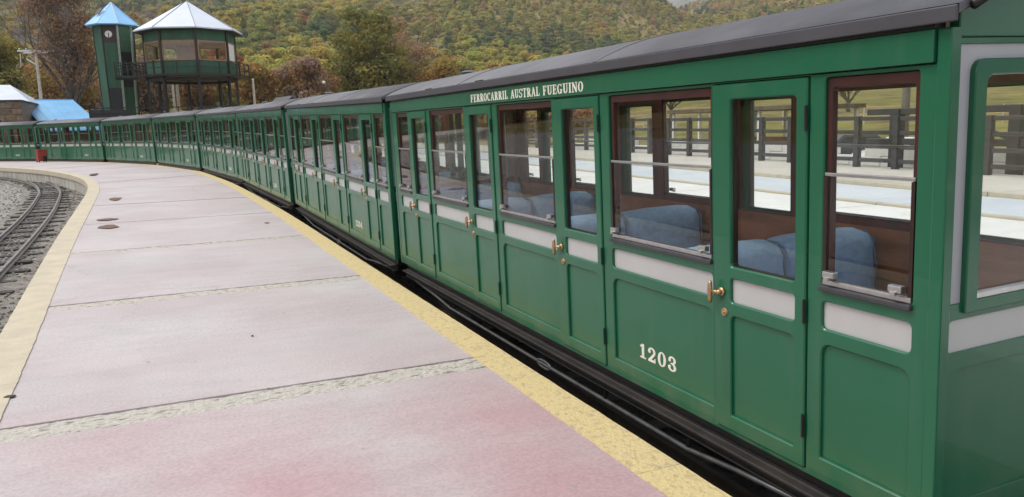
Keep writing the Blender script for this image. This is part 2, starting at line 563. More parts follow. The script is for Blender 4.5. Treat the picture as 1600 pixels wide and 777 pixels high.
def terrain(x, y):
    d = math.hypot(x, y)
    az = math.degrees(math.atan2(x, y))
    base = -0.72 + rise(y)
    if d < 40:
        return base
    left = interp(d, [40, 62, 80, 110, 150, 220, 320, 480, 700, 900, 1150, 1400], [0, 0.2, 1.0, 2.6, 5.5, 13.5, 29, 56, 100, 143, 198, 215])
    rgt = interp(d, [22, 40, 70, 100, 140, 180, 240, 320, 450, 620, 800, 1000, 1400], [0, 0.5, 1.8, 3.4, 6.0, 9.0, 15, 26, 48, 80, 110, 112, 70])
    k = smooth01((az - 24) / 14) if az < 120 else 1.0
    z = left * (1 - k) + rgt * k
    if az < -60 or az > 90:
        q = smooth01((abs(az - 15) - 75) / 60)
        z = z * (1 - q) + z * 0.25 * q
    # spurs and hollows
    a = smooth01((d - 120) / 260)
    n = mnoise.noise(Vector((x * 0.0052, y * 0.0052, 3.1))) * 0.075 * d + mnoise.noise(Vector((x * 0.026, y * 0.026, 8.7))) * 0.014 * d
    # hollow that runs down between the two hills
    hol = math.exp(-((az - 17.5 - 0.004 * (d - 300)) / 3.4) ** 2) * 0.030 * d * smooth01((700 - d) / 300)
    return base + z + a * (n - hol)

radii = [0, 4, 8, 14, 22, 30, 40, 50, 60, 70, 80, 92, 106, 122, 140, 160, 182, 206, 232, 262, 295, 330, 368, 410, 455, 505, 560, 620, 690, 770, 870, 1000, 1200, 1420]
NA = 240
gv, gf = [(0, 0, terrain(0, 0))], []
for r_ in radii[1:]:
    for k in range(NA):
        a = 2 * math.pi * k / NA
        x, y = r_ * math.sin(a), r_ * math.cos(a)
        gv.append((x, y, terrain(x, y)))
for k in range(NA):
    gf.append((0, 1 + (k + 1) % NA, 1 + k))
for i in range(len(radii) - 2):
    for k in range(NA):
        k2 = (k + 1) % NA
        p, q = 1 + i * NA, 1 + (i + 1) * NA
        gf.append((p + k, p + k2, q + k2, q + k))

def ground_mat():
    m = bpy.data.materials.new('grass_and_scrub')
    m.use_nodes = True
    N, L = m.node_tree.nodes, m.node_tree.links
    b = N['Principled BSDF']
    b.inputs['Roughness'].default_value = 0.95
    b.inputs['Specular IOR Level'].default_value = 0.1
    geo = N.new('ShaderNodeNewGeometry')
    def nz(s, d=6):
        n = N.new('ShaderNodeTexNoise'); n.inputs['Scale'].default_value = s; n.inputs['Detail'].default_value = d
        L.new(geo.outputs['Position'], n.inputs['Vector'])
        return n.outputs['Fac']
    def mix(f, a, c):
        x = N.new('ShaderNodeMix'); x.data_type = 'RGBA'
        L.new(f, x.inputs['Factor'])
        for k, s in (('A', a), ('B', c)):
            if isinstance(s, tuple): x.inputs[k].default_value = (*s, 1)
            else: L.new(s, x.inputs[k])
        return x.outputs['Result']
    def ramp(f, p, q):
        r = N.new('ShaderNodeValToRGB'); r.color_ramp.elements[0].position = p; r.color_ramp.elements[1].position = q
        L.new(f, r.inputs['Fac']); return r.outputs['Color']
    c = mix(ramp(nz(0.035, 4), 0.42, 0.58), (0.21, 0.205, 0.055), (0.36, 0.27, 0.12))
    c = mix(ramp(nz(0.3, 6), 0.40, 0.68), c, (0.11, 0.10, 0.045))
    c = mix(ramp(nz(1.8, 6), 0.45, 0.75), c, (0.16, 0.12, 0.06))
    L.new(c, b.inputs['Base Color'])
    bp = N.new('ShaderNodeBump'); bp.inputs['Strength'].default_value = 0.8; bp.inputs['Distance'].default_value = 0.4
    L.new(nz(1.2, 8), bp.inputs['Height']); L.new(bp.outputs['Normal'], b.inputs['Normal'])
    return m
M['ground'] = ground_mat()
mb = MB(); mb.v, mb.f = gv, gf
ground = mb.build('ground', M['ground'], smooth=True)
fixn(ground.data)
tag(ground, 'grassy ground rising into the scrub covered hillside', kind='structure')

# distant bare mountain, behind the right-hand ridge
mv, mf = [], []
NX, NY = 60, 14
for j in range(NY):
    for i in range(NX):
        az = R(20 + 60 * i / (NX - 1))
        d = 1750 + 90 * j
        t = j / (NY - 1)
        h = 60 + 640 * t ** 0.8 + 70 * mnoise.fractal(Vector((math.sin(az) * d * 0.004, math.cos(az) * d * 0.004, 1.0)), 0.9, 2.1, 5)
        mv.append((math.sin(az) * d, math.cos(az) * d, h - 60 * smooth01((2 - j) / 2)))
for j in range(NY - 1):
    for i in range(NX - 1):
        mf.append((j * NX + i, (j + 1) * NX + i, (j + 1) * NX + i + 1, j * NX + i + 1))
mb = MB(); mb.v, mb.f = mv, mf
mountain = mb.build('mountain', mat('grey_mountain_rock', (0.150, 0.155, 0.150), 0.95, noise=0.03, col2=(0.060, 0.075, 0.055), coords='Object', detail=12, bump=(0.05, 1.0, 18), contrast=(0.42, 0.58)), smooth=True)
fixn(mountain.data)
tag(mountain, 'bare grey mountain beyond the wooded ridge', kind='structure')

# ------------------------------------------------------------------ path helpers
def catmull(pts, n=8):
    out = []
    P = [Vector((p[0], p[1])) for p in pts]
    P = [P[0] * 2 - P[1]] + P + [P[-1] * 2 - P[-2]]
    for i in range(1, len(P) - 2):
        for k in range(n):
            t = k / n
            a, b, c, d = P[i - 1], P[i], P[i + 1], P[i + 2]
            out.append(0.5 * ((2 * b) + (c - a) * t + (2 * a - 5 * b + 4 * c - d) * t * t + (3 * b - a - 3 * c + d) * t ** 3))
    out.append(P[-2])
    return out

class Path:
    def __init__(self, pts, n=10):
        self.p = catmull(pts, n)
        self.s = [0.0]
        for a, b in zip(self.p, self.p[1:]):
            self.s.append(self.s[-1] + (b - a).length)
        self.len = self.s[-1]
    def at(self, s):
        s = max(0, min(self.len, s))
        i = min(int(np.searchsorted(self.s, s, 'right')) - 1, len(self.p) - 2)
        t = (s - self.s[i]) / max(1e-9, self.s[i + 1] - self.s[i])
        return self.p[i].lerp(self.p[i + 1], t)
    def tan(self, s):
        return (self.at(s + 0.2) - self.at(s - 0.2)).normalized()
    def off(self, s, d):          # positive d = to the left of travel
        t = self.tan(s)
        return self.at(s) + Vector((-t.y, t.x)) * d

# outer edges of the curved platform (left: low track, right: train), matched stations
EDGE_L = Path([(-1.15, -6), (-1.16, -2), (-1.18, 2), (-1.26, 6), (-1.40, 10), (-1.52, 13.8), (-1.62, 18.4), (-1.73, 22.5), (-1.93, 25.4), (-2.42, 28.9), (-3.40, 32.9), (-4.68, 36.8), (-6.45, 40.8), (-9.2, 45.0), (-13.0, 48.9), (-18.0, 52.4)])
EDGE_R = Path([(2.13, -6), (2.13, -2), (2.13, 2), (2.13, 6), (2.115, 10), (2.06, 15.5), (1.84, 22.0), (1.60, 25.6), (1.14, 30.4), (0.28, 34.4), (-1.05, 39.0), (-3.05, 43.8), (-6.1, 48.9), (-9.9, 53.2), (-14.0, 56.6), (-19.0, 60.0)])

# ------------------------------------------------------------------ the platform: slabs, joints and painted edge blocks
platform = tag(empty('platform', (0.4, 0, 0)), 'curved station platform of worn lilac concrete slabs with painted edges', kind='structure')
platform.matrix_world = Matrix.Identity(4)

def left_of(f):  return EDGE_L.at(f * EDGE_L.len)
def right_of(f): return EDGE_R.at(f * EDGE_R.len)

def station_for_y(path, y):
    lo, hi = 0.0, path.len
    for _ in range(40):
        m_ = (lo + hi) / 2
        if path.at(m_).y < y: lo = m_
        else: hi = m_
    return lo

joint_y = [-5.4, -1.95, 1.45, 4.88, 8.28, 11.77, 15.2, 18.6]
joints = [(station_for_y(EDGE_L, y), station_for_y(EDGE_R, y)) for y in joint_y]
sl, sr = joints[-1]
restL, restR = EDGE_L.len - sl, EDGE_R.len - sr
NJ = 11
for i in range(1, NJ + 1):
    joints.append((sl + restL * i / NJ * 0.995, sr + restR * i / NJ * 0.995))
jw = {4.88: 0.27, 8.28: 0.25, 11.77: 0.20, 1.45: 0.25}
WY, WC = 0.235, 0.27           # widths of the yellow and the cream edge
TH = 0.14
def zs(p, dz=0.0):
    return (p.x, p.y, rise(p.y) + dz)

def strip_between(name, material, fa, fb, n, dz=0.0, th=TH, parent=platform, nx=1):
    """solid sheet between two point functions sampled n times"""
    A = [fa(i / n) for i in range(n + 1)]
    B = [fb(i / n) for i in range(n + 1)]
    mb = MB()
    vs, fs = [], []
    for a, b in zip(A, B):
        for k in range(nx + 1):
            p = a.lerp(b, k / nx)
            vs.append(zs(p, dz))
    w = nx + 1
    top = len(vs)
    vs += [(x, y, z - th) for x, y, z in vs]
    for i in range(n):
        for k in range(nx):
            q = i * w + k
            fs.append((q, q + 1, q + w + 1, q + w))
        fs.append((i * w, (i + 1) * w, top + (i + 1) * w, top + i * w))
        fs.append((i * w + nx, top + i * w + nx, top + (i + 1) * w + nx, (i + 1) * w + nx))
    for i in (0, n):
        a = [i * w + k for k in range(w)]
        b = [top + q for q in a]
        for k in range(nx):
            fs.append((a[k], b[k], b[k + 1], a[k + 1]) if i == 0 else (a[k + 1], b[k + 1], b[k], a[k]))
    mb.add(vs, fs)
    return mb.build(name, material, parent)

for i in range(len(joints) - 1):
    (l0, r0), (l1, r1) = joints[i], joints[i + 1]
    g0 = jw.get(joint_y[i], 0.05) / 2 if i < len(joint_y) else 0.03
    g1 = jw.get(joint_y[i + 1], 0.05) / 2 if i + 1 < len(joint_y) else 0.03
    L0, L1, R0, R1 = l0 + g0, l1 - g1, r0 + g0, r1 - g1
    fl = lambda t: EDGE_L.off(L0 + (L1 - L0) * t, -WC)
    fr = lambda t: EDGE_R.off(R0 + (R1 - R0) * t, WY)
    s_ = strip_between('slab', M['slab'], fl, fr, 8 if i > 8 else 4, dz=rng.uniform(-0.003, 0.002))
# bed under the slabs, seen in the thin joints
strip_between('bed', mat('joint_dirt', (0.10, 0.09, 0.085), 0.95, noise=20, var=0.2), lambda t: EDGE_L.off(EDGE_L.len * t, -WC * 0.6), lambda t: EDGE_R.off(EDGE_R.len * t, WY * 0.6), 60, dz=-0.02, th=0.4)
for i, (l, r) in enumerate(joints[:len(joint_y)]):
    w = jw.get(joint_y[i])
    if not w: continue
    # broken, pebbly fill with an uneven surface
    a, b = EDGE_L.off(l, -WC), EDGE_R.off(r, WY)
    nu, nv_ = 220, 9
    vs, fs = [], []
    for u_ in range(nu + 1):
        for v_ in range(nv_ + 1):
            p = a.lerp(b, u_ / nu)
            t = v_ / nv_
            y = p.y + (t - 0.5) * (w - 0.006)
            h = 0.006 * mnoise.noise(Vector((p.x * 14, y * 22, 2))) + 0.004 * mnoise.noise(Vector((p.x * 40, y * 40, 5)))
            if 0 < v_ < nv_:
                edge = -0.002
            else:
                edge = -0.008
            if v_ == nv_: edge -= 0.016
            vs.append((p.x, y, rise(y) + edge + h))
    for u_ in range(nu):
        for v_ in range(nv_):
            q = u_ * (nv_ + 1) + v_
            fs.append((q, q + nv_ + 1, q + nv_ + 2, q + 1))
    mb = MB(); mb.add(vs, fs)
    o = mb.build('joint_strip', M['joint'], platform)
    fixn(o.data)
# yellow and cream edge blocks, about two metres each
def edge_blocks(path, wdt, side, name, material, step, dz):
    n = int(path.len / step)
    for i in range(n):
        s0, s1 = path.len * i / n + 0.0015, path.len * (i + 1) / n - 0.0015
        inner = lambda t: path.off(s0 + (s1 - s0) * t, side * (wdt + 0.006 + 0.005 * mnoise.noise(Vector(((s0 + (s1 - s0) * t) * 7.0, wdt * 9, 1))) + 0.004 * mnoise.noise(Vector(((s0 + (s1 - s0) * t) * 23.0, wdt * 9, 5)))))
        outer = lambda t: path.off(s0 + (s1 - s0) * t, side * 0.004 * mnoise.noise(Vector(((s0 + (s1 - s0) * t) * 5.0, 3, 1))))
        ns_ = 40 if s0 < 24 else 6
        if side > 0: strip_between(name, material, inner, outer, ns_, dz=dz, th=0.16)
        else: strip_between(name, material, outer, inner, ns_, dz=dz, th=0.16)
edge_blocks(EDGE_R, WY, 1, 'yellow_edge_block', M['edge_yellow'], 2.2, 0.004)
edge_blocks(EDGE_L, WC, -1, 'cream_edge_block', M['edge_cream'], 2.3, 0.006)
# retaining walls below both edges
strip_between('retaining_wall', M['wall_conc'], lambda t: EDGE_L.off(EDGE_L.len * t, -0.035), lambda t: EDGE_L.off(EDGE_L.len * t, -0.30), 70, dz=-0.155, th=0.5)
strip_between('retaining_wall', mat('dark_wall', (0.06, 0.055, 0.05), 0.9, noise=4, var=0.2), lambda t: EDGE_R.off(EDGE_R.len * t, 0.30), lambda t: EDGE_R.off(EDGE_R.len * t, 0.035), 70, dz=-0.158, th=0.5)  # train-side wall gets a darker base colour than the other wall

# rusty cover plates and litter on the slabs
def blob_plate(name, c, rx, ry, th, material, seed, lab, cat, group=None, rot=0.0, ring=26, irregular=0.40):
    g = random.Random(seed)
    loop = []
    for k in range(ring):
        a = 2 * math.pi * k / ring
        f = 1 + irregular * mnoise.noise(Vector((math.cos(a) * 1.6 + seed, math.sin(a) * 1.6, seed)))
        x, y = rx * f * math.cos(a), ry * f * math.sin(a)
        loop.append((x * math.cos(rot) - y * math.sin(rot), x * math.sin(rot) + y * math.cos(rot), 0))
    mb = MB().prism(loop, (0, 0, th))
    o = mb.build(name, material)
    o.location = (c[0], c[1], rise(c[1]) + 0.0035)
    fixn(o.data)
    return tag(o, lab, cat, group)
GC = 'rusty cover plates on the platform'
blob_plate('cover_plate', (-0.86, 14.6), 0.15, 0.26, 0.006, M['rust'], 1, 'rusty brown cover plate, nearest of the three on the lilac platform', 'cover', GC, 0.1)
blob_plate('cover_plate', (-0.95, 15.75), 0.17, 0.19, 0.006, M['rust'], 2, 'rusty brown cover plate in the middle of the three on the platform', 'cover', GC)
blob_plate('cover_plate', (-0.98, 19.95), 0.13, 0.42, 0.006, M['rust'], 3, 'rusty brown cover plate, third along from the camera', 'cover', GC)
blob_plate('cover_plate', (-2.05, 30.3), 0.14, 0.7, 0.008, M['black'], 4, 'thin dark cover plate farthest along, near the curve of the cream edge', 'cover', GC)
leafm = mat('dry_leaf', (0.07, 0.05, 0.04), 0.9, noise=30, var=0.2)
for k, (x, y, s_) in enumerate(((-0.98, 5.60, 0.035), (-0.42, 3.66, 0.022), (0.55, 6.35, 0.013), (1.55, 13.6, 0.05))):
    labs = ['dark scrap of leaf at the left edge of the picture', 'curled dark leaf on the nearest pink slab', 'small dark scuffed leaf on the lilac slab beyond the near pale joint', 'flat dark leaf far along the platform near the yellow edge']
    blob_plate('fallen_leaf', (x, y), s_, s_ * 0.6, 0.006, leafm, 20 + k, labs[k], 'leaf', 'leaf litter on the platform', rot=k * 0.7, ring=10, irregular=0.5)

# ------------------------------------------------------------------ low track on the left
TRACK = Path([(-2.50, -6), (-2.50, 0), (-2.52, 9), (-2.60, 16), (-2.76, 21.5), (-3.05, 26.3), (-3.42, 30.2), (-4.25, 34.8), (-5.95, 40.4), (-8.4, 45.2), (-12.2, 49.6), (-18.0, 53.6)])
TZ = -0.49
def ballast(name, path, w0, w1, dz, material, n=90, m_=10, amp=0.03):
    mb = MB(); vs, fs = [], []
    for i in range(n + 1):
        s = path.len * i / n
        for k in range(m_ + 1):
            p = path.off(s, w0 + (w1 - w0) * k / m_)
            vs.append((p.x, p.y, rise(p.y) + dz + amp * mnoise.noise(Vector((p.x * 2, p.y * 2, 4)))))
    for i in range(n):
        for k in range(m_):
            q = i * (m_ + 1) + k
            fs.append((q, q + 1, q + m_ + 2, q + m_ + 1))
    mb.add(vs, fs)
    o = mb.build(name, material, smooth=True)
    fixn(o.data)
    return o
tag(ballast('gravel_bed', TRACK, -1.35, 0.75, TZ - 0.02, M['gravel']), 'grey gravel bed between the cream edge and the low track', kind='structure')
tag(ballast('gravel_yard', TRACK, 0.74, 13.0, TZ - 0.035, M['gravel_pale']), 'pale gravel yard inside the curve of the low track', kind='structure')

def rail_mesh(path, offd, z, material, name, parent, n=120, s0=0, s1=None):
    prof = [(-0.035, 0), (0.035, 0), (0.03, 0.012), (0.008, 0.02), (0.008, 0.05), (0.02, 0.058), (0.02, 0.078), (-0.02, 0.078), (-0.02, 0.058), (-0.008, 0.05), (-0.008, 0.02), (-0.03, 0.012)]
    s1 = path.len if s1 is None else s1
    vs, fs = [], []
    for i in range(n + 1):
        s = s0 + (s1 - s0) * i / n
        t = path.tan(s)
        nrm = Vector((-t.y, t.x))
        c = path.off(s, offd)
        for a, h in prof:
            p = c + nrm * a
            vs.append((p.x, p.y, rise(p.y) + z + h))
    k = len(prof)
    for i in range(n):
        for j in range(k):
            j2 = (j + 1) % k
            fs.append((i * k + j, i * k + j2, (i + 1) * k + j2, (i + 1) * k + j))
    mb = MB(); mb.add(vs, fs)
    o = mb.build(name, material, parent)
    fixn(o.data)
    return o

def make_track(path, gauge, z, lab, step, rails, sl_mat, s0, s1, sleeper_len=1.15):
    t = tag(empty('railway_track', zs(path.at(s0), z)), lab, 'railway track')
    t.matrix_world = Matrix.Identity(4)
    for sgn in (-1, 1):
        rail_mesh(path, sgn * gauge / 2, z, rails, 'rail', t, s0=s0, s1=s1)
    protos = []
    for q in range(4):
        g = random.Random(q + 50)
        b = MB().cham(-sleeper_len / 2 + g.uniform(-.06, .06), sleeper_len / 2 + g.uniform(-.06, .06), -0.075, 0.075, -0.1, 0.0, 0.012)
        b.v = [(x, y + 0.010 * mnoise.noise(Vector((x * 3, q, 1))), zz + 0.012 * mnoise.noise(Vector((x * 4, y * 9, q)))) for x, y, zz in b.v]
        protos.append(b.mesh('sleeper'))
    s = s0 + 0.2
    while s < s1:
        p, tt = path.at(s), path.tan(s)
        o = obj('sleeper', protos[rng.randrange(4)], sl_mat, t)
        o.location = (p.x, p.y, rise(p.y) + z + 0.003 + rng.uniform(-0.012, 0.003))
        o.rotation_euler = (0, 0, math.atan2(tt.y, tt.x) - math.pi / 2 + rng.uniform(-0.05, 0.05))
        s += step * rng.uniform(0.9, 1.1)
    return t
make_track(TRACK, 0.58, TZ + 0.012, 'narrow curved track on old sleepers below the cream platform edge', 0.85, M['rail'], M['sleeper'], 8.0, TRACK.len - 4)

# ballast stones, real geometry
def stones(name, lab, n, place, size, material, seed, zf):
    g = random.Random(seed)
    base = []
    for q in range(5):
        bm = bmesh.new()
        bmesh.ops.create_icosphere(bm, subdivisions=1, radius=1)
        for v in bm.verts:
            v.co *= 1 + 0.45 * mnoise.noise(v.co * 1.3 + Vector((q * 7, 0, 0)))
            v.co.z *= 0.6
        bm.verts.index_update()
        base.append(([v.co.copy() for v in bm.verts], [[v.index for v in f.verts] for f in bm.faces]))
        bm.free()
    mb = MB()
    for _ in range(n):
        x, y = place(g)
        vs, fs = base[g.randrange(5)]
        s = size * g.uniform(0.5, 1.5)
        a = g.uniform(0, 6.28); ca, sa = math.cos(a), math.sin(a)
        z = zf(x, y) + s * 0.1
        mb.add([(x + s * (v.x * ca - v.y * sa), y + s * (v.x * sa + v.y * ca), z + s * v.z) for v in vs], fs)
    o = mb.build(name, material)
    return tag(o, lab, 'gravel', kind='stuff')
def place_left(g):
    s = 8 + 42 * g.random() ** 1.5
    p = TRACK.off(s, g.choice((g.uniform(-1.2, -0.28), g.uniform(-0.28, 0.28), g.uniform(0.28, 2.2))))
    return p.x, p.y
stones('ballast_stones', 'loose grey ballast stones around the low track', 9000, place_left, 0.022, M['stone'], 3, lambda x, y: rise(y) + TZ - 0.012)

# ------------------------------------------------------------------ lettering drawn as cut-out shapes (slab serif)
def glyph_quads(ch):
    """strokes of one character in a box of height 1; returns (list of 2d quads, width)"""
    q = []
    T, t, s = 0.20, 0.10, 0.09       # thick stem, thin stroke, serif height
    def rc(x0, x1, y0, y1): q.append([(x0, y0), (x1, y0), (x1, y1), (x0, y1)])
    def ln(a, b, w):
        a, b = Vector(a), Vector(b); d = (b - a).normalized(); n = Vector((-d.y, d.x)) * w / 2
        q.append([tuple(a - n), tuple(b - n), tuple(b + n), tuple(a + n)])
    def arc(cx, cy, rx, ry, a0, a1, wv, wh, n=12):
        """ring arc; wv = stroke width where it runs vertically, wh = where it runs horizontally"""
        for i in range(n):
            A, B = R(a0 + (a1 - a0) * i / n), R(a0 + (a1 - a0) * (i + 1) / n)
            o = lambda a: (cx + rx * math.cos(a), cy + ry * math.sin(a))
            k = lambda a: (cx + (rx - wv) * math.cos(a), cy + (ry - wh) * math.sin(a))
            q.append([o(A), o(B), k(B), k(A)])
    def stem(x, y0=0.0, y1=1.0, top=True, bot=True, w=T, ext=0.07):
        rc(x, x + w, y0, y1)
        if top: rc(x - ext, x + w + ext, y1 - s, y1)
        if bot: rc(x - ext, x + w + ext, y0, y0 + s)
    W_ = 0.62
    if ch == 'I': stem(0.09); W_ = 0.38
    elif ch in 'FE':
        stem(0.09); rc(0.29, 0.62, 1 - s, 1); rc(0.54, 0.62, 0.74, 1); rc(0.29, 0.48, 0.47, 0.56); rc(0.43, 0.49, 0.38, 0.65)
        if ch == 'E': rc(0.29, 0.64, 0, s); rc(0.56, 0.64, 0, 0.27)
        W_ = 0.66
    elif ch == 'L':
        stem(0.09); rc(0.29, 0.62, 0, s); rc(0.54, 0.62, 0, 0.30); W_ = 0.64
    elif ch == 'T':
        stem(0.25, top=False); rc(0.0, 0.70, 1 - s, 1); rc(0.0, 0.08, 0.70, 1); rc(0.62, 0.70, 0.70, 1); W_ = 0.70
    elif ch == 'R':
        stem(0.09); arc(0.33, 0.74, 0.32, 0.26, -90, 90, T, s); rc(0.25, 0.34, 1 - s, 1); rc(0.25, 0.34, 0.48, 0.48 + s)
        ln((0.40, 0.50), (0.62, 0.03), T * 0.95); rc(0.52, 0.76, 0, s); W_ = 0.74
    elif ch == 'O': arc(0.36, 0.5, 0.36, 0.5, 0, 360, T, t * 0.8, 24); W_ = 0.72
    elif ch == 'C':
        arc(0.36, 0.5, 0.36, 0.5, 45, 318, T, t * 0.8, 20); rc(0.60, 0.68, 0.68, 0.98); W_ = 0.70
    elif ch == 'G':
        arc(0.36, 0.5, 0.36, 0.5, 45, 330, T, t * 0.8, 20); rc(0.60, 0.68, 0.70, 0.98); rc(0.50, 0.70, 0.02, 0.42); rc(0.42, 0.78, 0.36, 0.45); W_ = 0.78
    elif ch == 'A':
        ln((0.10, 0.02), (0.38, 0.98), t); ln((0.62, 0.02), (0.38, 0.98), T); rc(0.20, 0.56, 0.28, 0.37); rc(-0.02, 0.24, 0, s); rc(0.48, 0.78, 0, s); W_ = 0.76
    elif ch == 'U':
        rc(0.08, 0.08 + T, 0.28, 1); rc(0.56, 0.56 + t, 0.28, 1); arc(0.37, 0.30, 0.29, 0.30, 180, 360, T * 0.85, t); rc(0, 0.36, 1 - s, 1); rc(0.46, 0.76, 1 - s, 1); W_ = 0.76
    elif ch == 'N':
        rc(0.09, 0.09 + t, 0, 1); rc(0.61, 0.61 + t, 0, 1); ln((0.14, 0.97), (0.66, 0.05), T); rc(0, 0.30, 0, s); rc(0, 0.22, 1 - s, 1); rc(0.50, 0.80, 1 - s, 1); W_ = 0.80
    elif ch == 'S':
        arc(0.32, 0.74, 0.29, 0.26, 20, 270, T * 0.8, t); arc(0.32, 0.26, 0.31, 0.27, -160, 90, T * 0.8, t); rc(0.55, 0.62, 0.70, 0.98); rc(0.0, 0.07, 0.02, 0.32); W_ = 0.66
    elif ch == '1':
        rc(0.16, 0.36, 0, 1); rc(0.02, 0.50, 0, 0.10); ln((0.04, 0.80), (0.26, 0.93), 0.12); W_ = 0.52
    elif ch == '2':
        arc(0.30, 0.70, 0.30, 0.30, -35, 190, 0.17, 0.11); ln((0.47, 0.55), (0.12, 0.12), 0.16); rc(0.02, 0.60, 0, 0.17); rc(0.52, 0.60, 0, 0.30)
        arc(0.12, 0.68, 0.10, 0.10, 0, 360, 0.099, 0.099, 10); W_ = 0.62
    elif ch == '3':
        arc(0.30, 0.74, 0.28, 0.26, -80, 190, 0.17, 0.10); arc(0.29, 0.27, 0.31, 0.27, -190, 80, 0.18, 0.10); rc(0.20, 0.36, 0.47, 0.56)
        arc(0.11, 0.70, 0.09, 0.09, 0, 360, 0.089, 0.089, 10); arc(0.10, 0.30, 0.09, 0.09, 0, 360, 0.089, 0.089, 10); W_ = 0.62
    elif ch == '0': arc(0.32, 0.5, 0.32, 0.5, 0, 360, 0.19, 0.09, 24); W_ = 0.64
    elif ch == '4':
        rc(0.36, 0.54, 0, 1); ln((0.05, 0.30), (0.42, 0.95), 0.11); rc(0.0, 0.66, 0.24, 0.34); rc(0.26, 0.64, 0, 0.09); W_ = 0.66
    elif ch in '56789':
        if ch == '5':
            rc(0.06, 0.14, 0.45, 1); rc(0.06, 0.56, 0.86, 1); arc(0.28, 0.32, 0.32, 0.33, -170, 125, 0.18, 0.10)
        elif ch == '6':
            arc(0.32, 0.5, 0.32, 0.5, 60, 270, 0.18, 0.09); arc(0.32, 0.30, 0.31, 0.30, 0, 360, 0.18, 0.09, 18)
        elif ch == '7':
            rc(0.02, 0.62, 0.84, 1); ln((0.52, 0.86), (0.22, 0.0), 0.17)
        elif ch == '8':
            arc(0.32, 0.74, 0.27, 0.26, 0, 360, 0.17, 0.09, 18); arc(0.32, 0.27, 0.32, 0.27, 0, 360, 0.18, 0.09, 18)
        else:
            arc(0.32, 0.5, 0.32, 0.5, -120, 90, 0.18, 0.09); arc(0.32, 0.70, 0.31, 0.30, 0, 360, 0.18, 0.09, 18)
        W_ = 0.64
    else: W_ = 0.45
    return q, W_

def lettering(text, x, y_left, z, height, width, gap=0.10):
    """raised letters on a side facing -X, reading towards -Y"""
    tot, items = 0, []
    for c in text:
        qs, w = glyph_quads(c)
        items.append((tot, qs)); tot += w + gap
    tot -= gap
    kx = width / tot
    mb = MB()
    lay = 0
    for off, qs in items:
        for i, q in enumerate(qs):
            e = 0.00012 * (i % 9)
            loop = [(x - e, y_left - (off + a) * kx, z + b * height) for a, b in q]
            mb.prism(loop, (0.003, 0, 0))
    me = mb.mesh('lettering')
    fixn(me)
    return me

# ------------------------------------------------------------------ railway carriage
CL, CW = 6.64, 1.52
WIN = [(0.11, 0.52), (1.20, 2.11), (2.82, 3.72), (4.43, 5.33), (6.04, 6.45)]
DOOR = [(0.60, 1.18), (2.21, 2.79), (3.82, 4.40), (5.43, 6.01)]
Z_SILL, Z_WTOP, Z_RAIL, Z_TOP = 0.825, 1.628, 1.262, 1.64
BAND, PANEL = (0.647, 0.760), (0.100, 0.585)

def flipx(me):
    for v in me.vertices:
        v.co.x = CW - v.co.x
    fixn(me)
    return me

def swapxy(me, y_at=None):
    """side plate -> end plate (x<->y); y_at mirrors to the far end"""
    for v in me.vertices:
        x, y, z = v.co
        v.co = (y, x, z) if y_at is None else (y, y_at - x, z)
    fixn(me)
    return me

